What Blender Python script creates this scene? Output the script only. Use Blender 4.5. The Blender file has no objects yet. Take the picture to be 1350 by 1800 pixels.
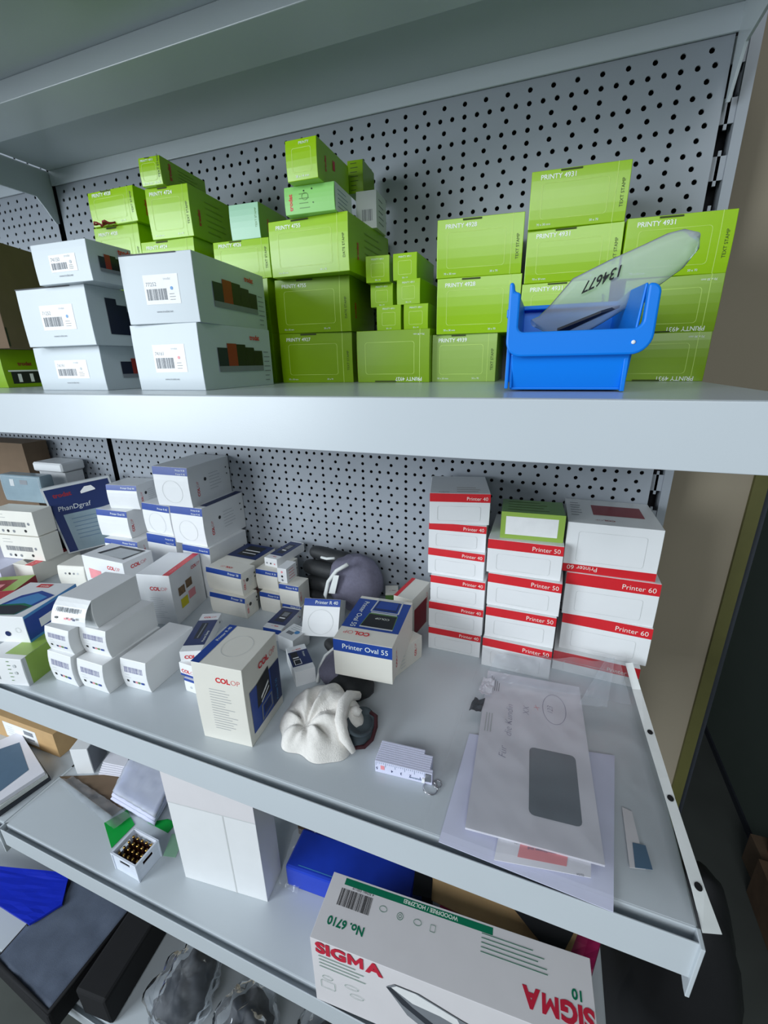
import bpy, bmesh, math, random
from mathutils import Vector, Matrix, noise
random.seed(4)
ZO = 1680.0                                   # height of the hole-grid origin above the floor, in mm
C = bpy.context.scene.collection
S = bpy.context.scene
def V(x, y, z): return Vector((x*.001, y*.001, (z+ZO)*.001))

# ------------------------------------------------------------------ camera
cd = bpy.data.cameras.new('camera'); cam = bpy.data.objects.new('camera', cd); C.objects.link(cam)
cd.sensor_fit = 'VERTICAL'; cd.sensor_height = 36; cd.lens = 763.21/1800*36; cd.clip_start = .01; cd.clip_end = 50
RX = Vector((.93695, .349043, -.017133)); DN = Vector((.09792, -.309281, -.945916)); FW = Vector((-.335465, .884598, -.323959))
m = Matrix((RX, -DN, -FW)).transposed().to_4x4(); m.translation = V(807.11, -648.11, -293.43); cam.matrix_world = m
S.camera = cam
# ------------------------------------------------------------------ light
w = bpy.data.worlds.new('room'); S.world = w; w.use_nodes = True
w.node_tree.nodes['Background'].inputs[0].default_value = (.74, .85, 1, 1); w.node_tree.nodes['Background'].inputs[1].default_value = .15
def area(name, loc, to, sx, sy, power, col):
    l = bpy.data.lights.new(name, 'AREA'); l.shape = 'RECTANGLE'; l.size = sx; l.size_y = sy; l.energy = power; l.color = col
    o = bpy.data.objects.new(name, l); C.objects.link(o); o.location = loc
    o.rotation_euler = (Vector(to)-Vector(loc)).to_track_quat('-Z', 'Y').to_euler(); return o
area('window_daylight', (-1.2, -2.3, 1.62), (.4, 0, 1.25), 1.4, 1.4, 68, (.84, .93, 1))
area('overhead_fill', (1.0, -2.7, 2.45), (.5, -.3, .9), 1.4, 1.2, 32, (.9, .95, 1))  # fill lamp added to brighten the shelf tops; no second window known
S.view_settings.view_transform = 'Standard'; S.view_settings.look = 'None'
S.view_settings.exposure = 0; S.view_settings.gamma = 1; S.view_settings.use_curve_mapping = False

# ------------------------------------------------------------------ materials
def lin(r, g, b):
    f = lambda c: (c/255/12.92) if c <= 10 else ((c/255+.055)/1.055)**2.4
    return (f(r), f(g), f(b), 1)
def mat(name, rgb, rough=.5, var=.04, scale=60, bump=0, bscale=400, metal=0, spec=.5, coat=0):
    M = bpy.data.materials.new(name); M.use_nodes = True; N = M.node_tree.nodes; L = M.node_tree.links
    p = N['Principled BSDF']; p.inputs['Roughness'].default_value = rough; p.inputs['Metallic'].default_value = metal
    p.inputs['Specular IOR Level'].default_value = spec; p.inputs['Coat Weight'].default_value = coat
    c = lin(*rgb)
    tc = N.new('ShaderNodeTexCoord'); nz = N.new('ShaderNodeTexNoise'); nz.inputs['Scale'].default_value = scale; nz.inputs['Detail'].default_value = 3
    L.new(tc.outputs['Object'], nz.inputs['Vector'])
    r = N.new('ShaderNodeValToRGB'); r.color_ramp.elements[0].position = .3; r.color_ramp.elements[1].position = .7
    r.color_ramp.elements[0].color = tuple(x*(1-var) for x in c[:3])+(1,); r.color_ramp.elements[1].color = tuple(min(1, x*(1+var)) for x in c[:3])+(1,)
    L.new(nz.outputs[0], r.inputs[0]); L.new(r.outputs[0], p.inputs['Base Color'])
    if bump:
        n2 = N.new('ShaderNodeTexNoise'); n2.inputs['Scale'].default_value = bscale; L.new(tc.outputs['Object'], n2.inputs['Vector'])
        b = N.new('ShaderNodeBump'); b.inputs['Strength'].default_value = bump; b.inputs['Distance'].default_value = .001
        L.new(n2.outputs[0], b.inputs['Height']); L.new(b.outputs[0], p.inputs['Normal'])
    return M
def film(name, rgb, haze=.12, gloss=.12, rough=.08, crumple=.9):
    M = bpy.data.materials.new(name); M.use_nodes = True; N = M.node_tree.nodes; L = M.node_tree.links; N.clear()
    o = N.new('ShaderNodeOutputMaterial'); t = N.new('ShaderNodeBsdfTransparent'); t.inputs[0].default_value = lin(*rgb)
    d = N.new('ShaderNodeBsdfDiffuse'); d.inputs[0].default_value = (.8, .83, .88, 1)
    g = N.new('ShaderNodeBsdfGlossy'); g.inputs['Roughness'].default_value = rough; g.inputs[0].default_value = (.95, .97, 1, 1)
    tc = N.new('ShaderNodeTexCoord'); nz = N.new('ShaderNodeTexNoise'); nz.inputs['Scale'].default_value = 45; L.new(tc.outputs['Object'], nz.inputs['Vector'])
    b = N.new('ShaderNodeBump'); b.inputs['Strength'].default_value = crumple; b.inputs['Distance'].default_value = .003
    L.new(nz.outputs[0], b.inputs['Height']); L.new(b.outputs[0], g.inputs['Normal'])
    lw = N.new('ShaderNodeLayerWeight'); lw.inputs[0].default_value = gloss
    m1 = N.new('ShaderNodeMixShader'); m1.inputs[0].default_value = haze; L.new(t.outputs[0], m1.inputs[1]); L.new(d.outputs[0], m1.inputs[2])
    m2 = N.new('ShaderNodeMixShader'); L.new(lw.outputs['Fresnel'], m2.inputs[0]); L.new(m1.outputs[0], m2.inputs[1]); L.new(g.outputs[0], m2.inputs[2])
    L.new(m2.outputs[0], o.inputs[0]); return M
M = dict(
 metal=mat('painted_shelf_metal', (198, 205, 210), .27, .02, 8, .05, 900), panel=mat('painted_perforated_metal', (158, 164, 172), .45, .03, 5),
 dark=mat('dark_gap', (14, 14, 18), .9), wall=mat('beige_wall_paint', (146, 136, 118), .85, .03, 6, .15, 200), floor=mat('grey_floor', (84, 88, 84), .5, .15, 4),
 wallr=mat('green_grey_wall', (100, 112, 102), .7, .06, 3), olive=mat('olive_edge', (88, 86, 44), .6),
 green=mat('green_card', (150, 194, 8), .25, .03, 20), green2=mat('deep_shaded_green_card', (128, 166, 2), .3, .04, 20), pale=mat('pale_green_card', (150, 182, 80), .35, .03, 20),  # deeper green: own tone of some cartons, painted shade on the lower ones
 mint=mat('mint_card', (158, 204, 172), .35, .03, 20), lime=mat('light_green_card', (142, 206, 112), .35, .03, 20), forest=mat('muted_green_card', (96, 138, 70), .35, .05, 20),
 white=mat('white_card', (236, 237, 238), .34, .015, 30), cream=mat('cream_card', (229, 226, 216), .5, .02, 30), greyb=mat('silver_grey_card', (192, 201, 206), .36, .02, 20),
 red=mat('red_print', (214, 34, 44), .4), dred=mat('dark_red_print', (140, 24, 36), .4), blue=mat('blue_print', (26, 66, 152), .4), navy=mat('navy_print', (20, 40, 92), .4),
 black=mat('black_print', (22, 24, 26), .4), ink=mat('grey_ink', (128, 132, 138), .6), midink=mat('mid_grey_ink', (172, 175, 178), .6), barv=mat('violet_grey_ink', (150, 150, 182), .6), deepnavy=mat('deep_navy_print', (14, 22, 48), .45), padr=mat('brick_red_print', (150, 44, 34), .45), fine=mat('pale_ink', (196, 200, 202), .6), wink=mat('white_ink', (240, 246, 236), .45),
 line=mat('crease_line', (206, 208, 208), .6), gline=mat('pale_green_line', (196, 226, 110), .5), gdark=mat('dark_green_ink', (60, 84, 10), .5), label=mat('white_label', (240, 240, 240), .5),
 slit=mat('slit_shadow', (60, 72, 30), .8), sky=mat('light_blue_print', (70, 140, 200), .4), yellow=mat('yellow_print', (214, 200, 20), .4), pink=mat('pink_print', (236, 150, 156), .5), brownp=mat('brown_print', (120, 92, 62), .5, .4, 300),
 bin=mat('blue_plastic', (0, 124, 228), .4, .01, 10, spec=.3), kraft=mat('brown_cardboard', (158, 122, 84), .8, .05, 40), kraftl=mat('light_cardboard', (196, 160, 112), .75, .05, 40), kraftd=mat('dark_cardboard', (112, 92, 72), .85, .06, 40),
 paper=mat('white_paper', (233, 232, 240), .7, .02, 40), bpaper=mat('bluish_paper', (214, 216, 238), .7, .02, 40), slate=mat('slate_print', (92, 118, 142), .5),
 knit=mat('white_knit', (226, 222, 216), .95, .05, 300, .5, 900), grey=mat('grey_fabric', (112, 110, 128), .95, .08, 200, .4, 900), rubber=mat('black_rubber', (40, 42, 44), .6, .1, 100, .3, 500), liner=mat('dark_grey_fabric', (74, 84, 90), .9, .1, 100), maroon=mat('maroon_binding', (62, 20, 28), .8), trim=mat('white_trim', (225, 228, 226), .9),
 bottle=mat('brown_glass', (52, 26, 16), .12), gold=mat('brass_cap', (200, 160, 90), .3, metal=1), crate=mat('white_plastic', (226, 232, 244), .4), steel=mat('steel', (190, 190, 195), .25, metal=1),
 folder=mat('blue_folder', (10, 40, 190), .4), bagc=mat('slate_nylon', (84, 94, 112), .7, .05, 60, .3, 700), blackc=mat('black_nylon', (14, 14, 18), .8, .1, 60), dgreen=mat('bottle_green_print', (0, 116, 82), .45), card=mat('off_white_card', (226, 222, 224), .5, .015, 30), sigmar=mat('crimson_print', (200, 36, 62), .45),
 bluepk=mat('royal_blue_pack', (30, 64, 190), .35), magenta=mat('magenta_film', (170, 30, 90), .4, .3, 30), emer=mat('green_sheet', (0, 160, 60), .5), book=mat('book_block', (214, 218, 214), .7, .06, 300), charcoal=mat('charcoal_card', (50, 54, 62), .6), wood=mat('worn_brown_wood', (112, 88, 66), .8, .2, 20), win=mat('envelope_window', (118, 126, 134), .25, .05, 20), grpk=mat('clear_box_grey', (138, 158, 168), .25, .1, 20), redstr=mat('red_cord', (130, 20, 24), .6), teal=mat('blue_patch', (60, 100, 130), .5), orange=mat('orange_plastic', (190, 90, 40), .5), handp=mat('pencil_ink', (150, 146, 170), .7),
 film=film('clear_film', (248, 250, 252), .14, .25), sleeve=film('clear_sleeve', (252, 252, 252), .05, .08, .06, .3), bagfilm=film('bag_film', (240, 242, 244), .10, .10, .15), poly=film('milky_polybag', (235, 245, 235), .34, .12, .2), pouch=film('bluish_bubble_film', (225, 230, 250), .5, .15, .2))

# ------------------------------------------------------------------ helpers
def tag(o, label=None, cat=None, group=None, kind=None):
    if label: o['label'] = label
    if cat: o['category'] = cat
    if group: o['group'] = group
    if kind: o['kind'] = kind
    return o
def mesh(name, vs, fs, m, parent=None, smooth=False, mats=None, mi=None):
    me = bpy.data.meshes.new(name); me.from_pydata([tuple(v) for v in vs], [], fs)
    for x in (mats or [m]): me.materials.append(M[x] if isinstance(x, str) else x)
    if mi: me.polygons.foreach_set('material_index', mi)
    if smooth: me.polygons.foreach_set('use_smooth', [True]*len(me.polygons))
    me.update(); o = bpy.data.objects.new(name, me); C.objects.link(o)
    if parent: o.parent = parent
    return o
def empty(name, loc=(0, 0, 0), rz=0):
    o = bpy.data.objects.new(name, None); C.objects.link(o); o.location = loc; o.rotation_euler = (0, 0, math.radians(rz)); o.empty_display_size = .02; return o
def boxv(x0, x1, y0, y1, z0, z1):
    v = [Vector((x, y, z)) for z in (z0, z1) for y in (y0, y1) for x in (x0, x1)]
    return v, [(0, 2, 3, 1), (4, 5, 7, 6), (0, 1, 5, 4), (2, 6, 7, 3), (0, 4, 6, 2), (1, 3, 7, 5)]
class MB:
    def __init__(s): s.v = []; s.f = []
    def add(s, v, f):
        n = len(s.v); s.v += list(v); s.f += [tuple(i+n for i in q) for q in f]; return s
    def box(s, *a): return s.add(*boxv(*a))
    def world(s): s.v = [V(*p) for p in s.v]; return s
    def mm(s): s.v = [Vector(p)*.001 for p in s.v]; return s
    def build(s, name, m, parent=None, bev=0, smooth=False):
        o = mesh(name, s.v, s.f, m, parent, smooth)
        if bev: b = o.modifiers.new('bevel', 'BEVEL'); b.width = bev*.001; b.segments = 2; b.limit_method = 'ANGLE'; b.angle_limit = .6
        return o
def prism(pts, ext):                           # polygon (list of 3D) extruded by a vector
    n = len(pts); e = Vector(ext); v = [Vector(p) for p in pts]+[Vector(p)+e for p in pts]
    return v, [tuple(range(n-1, -1, -1)), tuple(range(n, 2*n))]+[(i, (i+1) % n, (i+1) % n+n, i+n) for i in range(n)]
def tube(path, rad, n=8, cap=True):
    P = [Vector(p) for p in path]; R = rad if isinstance(rad, (list, tuple)) else [rad]*len(P); v = []; f = []; up = Vector((0, 0, 1))
    for i, p in enumerate(P):
        t = (P[min(i+1, len(P)-1)]-P[max(i-1, 0)]).normalized(); a = t.cross(up)
        if a.length < .05: a = t.cross(Vector((0, 1, 0)))
        a.normalize(); b = a.cross(t)
        for k in range(n): q = 2*math.pi*k/n; v.append(p+(a*math.cos(q)+b*math.sin(q))*R[i])
    for i in range(len(P)-1):
        for k in range(n): f.append((i*n+k, i*n+(k+1) % n, (i+1)*n+(k+1) % n, (i+1)*n+k))
    if cap: f.append(tuple(range(n-1, -1, -1))); f.append(tuple(range((len(P)-1)*n, len(P)*n)))
    return v, f
def lathe(prof, n=12):                          # (r, z) profile
    v = []; f = []
    for r, z in prof:
        for k in range(n): a = 2*math.pi*k/n; v.append(Vector((r*math.cos(a), r*math.sin(a), z)))
    for i in range(len(prof)-1):
        for k in range(n): f.append((i*n+k, i*n+(k+1) % n, (i+1)*n+(k+1) % n, (i+1)*n+k))
    f.append(tuple(range(n-1, -1, -1))); f.append(tuple(range((len(prof)-1)*n, len(prof)*n))); return v, f
def sheet(c, nu, nv, amp=0, fr=20, th=0, fn=None):   # bilinear patch of 4 mm corners (a b c d round), wrinkled along z
    a, b, cc, d = [Vector(p) for p in c]; v = []; f = []
    for j in range(nv+1):
        for i in range(nu+1):
            s, t = i/nu, j/nv; p = (a*(1-s)+b*s)*(1-t)+(d*(1-s)+cc*s)*t
            if amp: p = p+Vector((0, 0, amp*abs(noise.noise(p/fr))+amp*.4*noise.noise(p/fr*2.7)))
            if fn: p = fn(p, s, t)
            v.append(p)
    for j in range(nv):
        for i in range(nu): q = j*(nu+1)+i; f.append((q, q+1, q+nu+2, q+nu+1))
    if th:
        n = len(v); v += [p-Vector((0, 0, th)) for p in v]; f += [tuple(i+n for i in reversed(q)) for q in f]
        rim = [i for i in range(nu)]+[i*(nu+1)+nu for i in range(nv)]+[nv*(nu+1)+i for i in range(nu, 0, -1)]+[i*(nu+1) for i in range(nv, 0, -1)]
        f += [(rim[k], rim[k]+n, rim[(k+1) % len(rim)]+n, rim[(k+1) % len(rim)]) for k in range(len(rim))]
    return v, f
_tc = {}
def glyphs(s, bold=0, shear=0):                # flat text mesh, cap height 1, starting at x = 0
    k = (s, bold, shear)
    if k not in _tc and bold > 0 and 'M' in s:         # a thickened M is drawn by hand
        V_ = []; F_ = []; x = 0; q = .19+bold
        for i, part in enumerate(s.split('M')):
            if i:
                o = len(V_); Mp = [(0, 0), (q, 0), (q, .55), (.46, .16), (.54, .16), (1-q, .55), (1-q, 0), (1, 0), (1, 1), (1-q*.9, 1), (.5, .52), (q*.9, 1), (0, 1)]
                V_ += [(x+a, b) for a, b in Mp]; F_.append(tuple(range(o, o+13))); x += 1.1
            if part: a, f, wd = glyphs(part, bold, shear); o = len(V_); V_ += [(x+p, r) for p, r in a]; F_ += [tuple(n+o for n in t) for t in f]; x += wd+.1
        _tc[k] = (V_, F_, x)
    if k not in _tc:
        c = bpy.data.curves.new('lettering', 'FONT'); c.body = s; c.resolution_u = 3; c.offset = bold; c.shear = shear
        o = bpy.data.objects.new('lettering', c); C.objects.link(o); dg = bpy.context.evaluated_depsgraph_get(); dg.update()
        me = o.evaluated_get(dg).to_mesh(); vs = [(v.co.x/.72, v.co.y/.72) for v in me.vertices]; fs = [tuple(p.vertices) for p in me.polygons]
        o.evaluated_get(dg).to_mesh_clear(); bpy.data.objects.remove(o); bpy.data.curves.remove(c)
        x0 = min(v[0] for v in vs); _tc[k] = ([(x-x0, y) for x, y in vs], fs, max(v[0] for v in vs)-x0)
    return _tc[k]
B={'B3':(905.6,-108.8,-316,-3.2,83.4,95,46.6),'B2':(907.8,-105.3,-269.4,-0.5,83,95,51.2),'B1':(904.5,-107,-218.2,4.3,90.8,95,51.9),'A3':(809,-108.3,-316,0.5,83,95,100.1),'A2':(812.4,-108.2,-215.9,1.4,89.9,95,48.8),'A1':(812.1,-110.5,-167.1,3.6,89.3,95,49.8),'V3':(705.7,-107.4,-316,1.8,75.1,95,53.1),'V2':(719.5,-110.5,-262.9,4.1,91.3,95,58),'V1':(718.2,-110.9,-204.8,4.6,90.7,95,56.5),'M4':(621.6,-120.4,-316,0.9,92.4,95,59.9),'M3':(517.6,-121,-316,6.4,98.6,95,60.7),'M2':(518.5,-123.5,-255.3,4.2,99.7,95,61.9),'M1':(527.3,-141,-193.4,-0.5,103,127.4,58.1),'s5':(614.4,-111.7,-256.1,2.3,30.3,80,28),'s6':(647.8,-110.4,-256.1,1.8,29.5,80,27.8),'s3':(600.7,-98,-228,1.5,28.7,80,25.9),'s4':(638.8,-110.9,-228.3,-1.8,28.6,80,26.6),'s1':(599.6,-107.4,-202.1,5.3,28.9,80,28.2),'s2':(633.2,-106.6,-201.7,0.5,28.9,80,27.8),'T2':(538.1,-151.1,-135.3,3.7,59.7,50.5,26.3),'T1':(538.7,-163.8,-109,1,36.4,80.3,36.1),'L7b':(423.2,-125.8,-316,-0.3,70,95,62.5),'L7a':(429.6,-125.7,-253.5,-0.9,70,95,64),'L7':(425.4,-128.7,-189.6,3.8,79.6,95,44.1),'L6':(434.6,-127.9,-145.5,2.8,41.2,66.9,37.6),'L5b':(327,-147,-316,0,80,95,60),'L5a':(327,-147,-256,0,80,95,58),'L5':(326.6,-147.1,-198,3.3,81.9,95,58.4),'L3':(340.5,-149.5,-139.6,5,62,85.8,55.2),'L4':(328.1,-156.5,-84.4,4.8,30.5,84.1,29.1),'L2b':(238,-140,-316,0,75,95,68),'L2a':(238,-140,-248,0,75,95,68),'L2':(237.1,-141,-180,2.5,76.5,95,66.8),'L1':(243.3,-144.9,-113.2,0.6,78.9,95,39.3),'G1':(443.2,-291.6,-316,2.1,82.2,124.6,62.6),'G2':(448.7,-293,-253.4,7.4,78.6,135.4,60.4),'G3':(309.8,-299.1,-316,1.5,99.3,110,45.1),'G4':(323.8,-310.9,-270.9,3.1,93.9,110,55.6),'G5':(357.6,-316.5,-215.3,2.2,71.1,49.9,34.8),'K6':(710.5,-121.6,-690,-0,74.4,90,35.7),'K5':(710.5,-118.7,-654.3,-0.3,76.4,90,40),'K4':(710.9,-115.5,-614.3,-0.4,75.4,90,40),'K3':(706.5,-110.8,-574.3,-0.8,77.2,90,39.1),'K2':(706.5,-108.3,-535.2,4,76.3,90,37.5),'K1':(708.4,-108.1,-497.7,12.6,78,90.7,42.7),'J4':(796.1,-136.3,-690,-1.8,87.7,100,44.3),'J3':(797,-130.7,-645.7,-0.5,87.2,100,45.4),'J2':(797.5,-125.9,-600.3,-1.8,89.9,100,46.4),'J1':(794.5,-121.4,-553.9,0.9,90.2,100,46.6),'JG':(800.3,-111.3,-507.3,3.8,75.5,54.7,35.5),'I4':(894,-114.6,-690,-3.2,101.5,108.1,29.8),'I3':(900.2,-106.6,-660.2,-3.5,102.6,100.7,54.7),'I2':(899,-106.7,-605.6,-0.3,103.9,103.2,59.6),'I1':(892.6,-104.4,-546,0.7,103.2,102.5,65.9),'P5':(249.3,-110,-690,-2,62,95,99.8),'P2':(238.5,-106.8,-590.2,-0,70.3,105.9,70.2),'P1':(221.1,-109.9,-520,2.5,72.3,105.9,69.2),'P4':(160.5,-100.4,-690,-1.6,70.7,80,105.8),'P3':(154.9,-94.7,-584.2,-3.4,69,88.9,56.7),'P8b':(-5,-85,-690,0,70,70,75),'P8':(47.4,-91.5,-615,4.5,98.2,75,2.1),'P7':(18.8,-80.4,-612.9,3,77.4,51,55.7),'P6':(39.3,-64.1,-557.1,8.5,69,58.1,48.2),'Q1':(123.6,-191.9,-690,-1.8,100.4,56,92.7),'Q2':(248.9,-204.4,-690,11.5,56.9,94.7,89.3),'Q4':(335.3,-144.9,-690,-1.2,72.7,30.9,37.4),'Q3':(327,-136.4,-652.6,-3.1,74.6,34,40.5),'Q7':(398.5,-115.4,-690,-1.2,40.4,60,36.4),'Q6':(391,-107.3,-653.6,-1.5,43.5,60,37.3),'Q5':(322.5,-101.4,-690,-2.4,62.6,71.9,77.4),'Q8':(390.4,-92.4,-616.3,-4.9,26.3,77.7,15.3),'Q11':(446.1,-132,-690,-16.7,39.8,60,23.1),'Q10':(438.8,-117.7,-666.9,0.2,36.5,60,36.7),'Q9':(425.2,-113.1,-630.1,-0.4,17.5,60,25.5),'R1':(525,-154.6,-690,18.9,57.6,90,66.4),'R3':(659.2,-172.7,-690,67.6,56.8,90,36.3),'R4':(630.3,-109.6,-690,-9.2,31.3,63.2,68.1),'R5':(446.7,-182.3,-690,1.6,31.5,74.5,21.9),'R2b':(627.8,-255.6,-653.7,3.9,73.4,103.5,51.2),'R6':(542.7,-249.6,-690,44.5,26.6,55.8,22.4),'C1':(506.7,-359.2,-690,4.7,61.5,70.1,101.4),'W5':(288.8,-349.3,-690,0,46.3,90,43.5),'W4':(239.7,-353.5,-690,-0.6,44.8,90,46.9),'W6':(341.3,-330.3,-690,2.6,41.4,84.7,44.8),'W2':(287,-334.3,-646.5,2,45,76.3,39.1),'W3':(242.4,-348.8,-643.1,0.8,49.6,90,35.9),'W1':(267.3,-332.5,-607.3,5,52.6,70.1,39.4),'E2':(154.4,-384,-690,12.5,88.7,34.4,41.9),'E1':(134.6,-355.7,-648.1,15.3,75.6,93.7,40.7),'D1':(-125.7,-178.6,-690,5.8,49.9,110.1,37.7),'BX':(401,-313,-1075,6.3,146.7,46.2,233.8),'SG':(757,-364.7,-1075,3.4,319.9,74.8,126.9),'C4':(419.3,-312.2,-690,-2.6,35.9,85,20.4),'C3':(411.8,-308.8,-669.6,-2.4,35.9,85,19.2),'C2':(408.6,-300.8,-650.4,23.9,27.2,88.4,15),'D3':(-42.3,-74.7,-690,28.6,124,20,185.9),'D2':(-10.1,-163.2,-690,12.5,60.8,60,49.3),'CB0':(65.7,-258.1,-316,0.2,120,150,48.4),'CB1':(105.6,-285.3,-267.6,19.8,120,96.3,122.9),}
# ------------------------------------------------------------------ cartons: one mesh per carton, its print as thin parts
def fmap(face, w, d, h, bl):
    def f(u, v, l):
        if face == 'F': return Vector((-w/2+u, -bl*(1-(2*v/h-1)**2)-l, v))
        if face == 'R': return Vector((w/2+l, u, v))
        if face == 'L': return Vector((-w/2-l, d-u, v))
        if face == 'T': return Vector((-w/2+u, v, h+l))
        return Vector((w/2-u, d+l, v))
    return f
def fsize(face, w, d, h): return {'F': (w, h), 'R': (d, h), 'L': (d, h), 'T': (w, d), 'K': (w, h)}[face]
def grid2(u0, v0, u1, v1, n=4):
    P = []; F = []
    for j in range(n+1): P += [(u0, v0+(v1-v0)*j/n), (u1, v0+(v1-v0)*j/n)]
    for j in range(n): F.append((2*j, 2*j+1, 2*j+3, 2*j+2))
    return P, F
def ring(P, t):                                  # closed outline P thickened inwards about its centre
    n = len(P); cx = sum(p[0] for p in P)/n; cy = sum(p[1] for p in P)/n; Q = []
    for x, y in P: L = math.hypot(x-cx, y-cy); Q.append((cx+(x-cx)*(1-t/L), cy+(y-cy)*(1-t/L)))
    return list(P)+Q, [(i, (i+1) % n, (i+1) % n+n, i+n) for i in range(n)]
def rrect(u0, v0, u1, v1, r):
    P = []
    for cx, cy, a0 in ((u1-r, v0+r, -90), (u1-r, v1-r, 0), (u0+r, v1-r, 90), (u0+r, v0+r, 180)):
        for k in range(4): a = math.radians(a0+30*k); P.append((cx+r*math.cos(a), cy+r*math.sin(a)))
    out = []
    for i, p in enumerate(P):                    # extra points on long sides so that outlines follow a bowed face
        q = P[(i+1) % len(P)]; n = max(1, int(math.hypot(q[0]-p[0], q[1]-p[1])/6))
        out += [(p[0]+(q[0]-p[0])*k/n, p[1]+(q[1]-p[1])*k/n) for k in range(n)]
    return out
def text2(s, u, v, size, rot=0, bold=0, align='l', shear=0):
    vs, fs, wd = glyphs(s, bold, shear); dx = {'l': 0, 'c': -wd/2, 'r': -wd}[align]; a = math.radians(rot); c, sn = math.cos(a), math.sin(a)
    return [(u+((x+dx)*c-y*sn)*size, v+((x+dx)*sn+y*c)*size) for x, y in vs], fs, wd*size
def printon(o, dims, bl, feats):
    w, d, h = dims
    for i, ft in enumerate(feats):
        kind, face = ft[0], ft[1]; fm = fmap(face, w, d, h, bl if face == 'F' else 0); W, H = fsize(face, w, d, h); lift = .18+.05*i
        def put(name, P, F, m): return mesh(name, [fm(x, y, lift)*.001 for x, y in P], F, m, o)
        if kind == 'band':
            _, _, u0, v0, u1, v1, m = ft[:7]; P, F = grid2(u0*W, v0*H, u1*W, v1*H); put(ft[7] if len(ft) > 7 else 'printed_band', P, F, m)
        elif kind == 'frame':
            _, _, u0, v0, u1, v1, m = ft[:7]; P, F = ring(rrect(u0*W, v0*H, u1*W, v1*H, ft[7] if len(ft) > 7 else 3), .5); put('crease_print', P, F, m)
        elif kind == 'oval':
            _, _, u, v, a, b, m = ft; P, F = ring([(u*W+a*math.cos(k*math.pi/16), v*H+b*math.sin(k*math.pi/16)) for k in range(32)], .5); put('crease_print', P, F, m)
        elif kind == 'disc':
            _, _, u, v, r, m = ft; P = [(u*W+r*math.cos(k*math.pi/8), v*H+r*math.sin(k*math.pi/8)) for k in range(16)]; put('dot_print', P, [tuple(range(16))], m)
        elif kind == 'text':
            _, _, s, u, v, size, m = ft[:7]; opt = ft[7] if len(ft) > 7 else {}
            P, F, _w = text2(s, u*W, v*H, size, **opt); put('lettering', P, F, m)
        elif kind == 'logo':                      # bold first half, thin second half
            _, _, u, v, size, rot = ft[:6]; m = ft[6] if len(ft) > 6 else 'red'; a = math.radians(rot)
            P, F, wd = text2('COL', u*W, v*H, size, rot, .035); n = len(P); t = wd+.18*size
            P2, F2, _w = text2('OP', u*W+t*math.cos(a), v*H+t*math.sin(a), size, rot, -.018)
            put('logo', P+P2, F+[tuple(k+n for k in f) for f in F2], m)
        elif kind == 'bars':
            _, _, u0, v0, u1, v1, m = ft; P = []; F = []; x = u0*W; rnd = random.Random(7)
            while x < u1*W:
                t = rnd.choice((.35, .6, .9)); n = len(P); P += [(x, v0*H), (x+t, v0*H), (x+t, v1*H), (x, v1*H)]; F.append((n, n+1, n+2, n+3)); x += t+rnd.choice((.35, .6, .8))
            put('barcode_print', P, F, m)
        elif kind == 'lines':                     # blocks of small print too fine to read
            _, _, u0, v0, u1, v1, n, m = ft; P = []; F = []; rnd = random.Random(3)
            for k in range(n):
                y = v1*H-(v1-v0)*H*k/max(1, n-1); x1 = u0*W+(u1-u0)*W*rnd.uniform(.55, 1); t = max(.14, (v1-v0)*H/n*.10); q = len(P)
                P += [(u0*W, y-t), (x1, y-t), (x1, y+t), (u0*W, y+t)]; F.append((q, q+1, q+2, q+3))
            put('small_print', P, F, m)
        elif kind == 'poly':
            _, _, pts, m = ft[:4]; put(ft[4] if len(ft) > 4 else 'picture_print', [(x*W, y*H) for x, y in pts], [tuple(range(len(pts)))], m)
        elif kind == 'outline':
            _, _, pts, t, m = ft; P, F = ring([(x*W, y*H) for x, y in pts], t); put('picture_print', P, F, m)
USED = {}
def carton(key, name, m, label, group=None, feats=(), bulge=1.2, roll=0, box=None, cat='box', bev=.5, tilt=0):
    x, y, z, yaw, w, d, h = box or B[key]; USED[key] = 1; d0 = .12
    n = 6 if bulge else 1; prof = [(-bulge*(1-(2*k/n-1)**2), h*k/n) for k in range(n+1)]+[(d, h), (d, 0)]
    v, f = prism([(-w/2, a, b) for a, b in prof], (w, 0, 0)); f = [tuple(reversed(q)) for q in f]
    o = MB().add([p*.001 for p in v], f).build(name, m, None, bev)
    o.location = V(x, y, z+d0); o.rotation_euler = (math.radians(tilt), math.radians(roll), math.radians(yaw)); tag(o, label, cat, group)
    printon(o, (w, d, h), bulge, feats); return o
# ------------------------------------------------------------------ room
def struct(name, pts, ext, m):
    v, f = prism([V(*p) for p in pts], Vector(ext)*.001); return tag(mesh(name, v, f, m), name.replace('_', ' '), None, None, 'structure')
struct('floor', [(-2600, -4200, -1680), (3200, -4200, -1680), (3200, 1400, -1680), (-2600, 1400, -1680)], (0, 0, -40), 'floor')
struct('wall_back', [(-2600, 50, -1680), (1070, 50, -1680), (1070, 50, 1000), (-2600, 50, 1000)], (0, 60, 0), 'wall')
struct('trim_1', [(1070, 44, -1680), (1086, 44, -1680), (1086, 44, 1000), (1070, 44, 1000)], (0, 66, 0), 'olive')
struct('trim_2', [(1088, 52, -1680), (1095, 52, -1680), (1095, 52, 1000), (1088, 52, 1000)], (0, 58, 0), 'charcoal')
struct('wall_right', [(1500, 1300, -1680), (1530, -4200, -1680), (1530, -4200, 1000), (1500, 1300, 1000)], (60, 0, 0), 'wallr')
struct('wall_far', [(1066, 1250, -1680), (1560, 1250, -1680), (1560, 1250, 1000), (1066, 1250, 1000)], (0, 60, 0), 'wallr')
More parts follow.
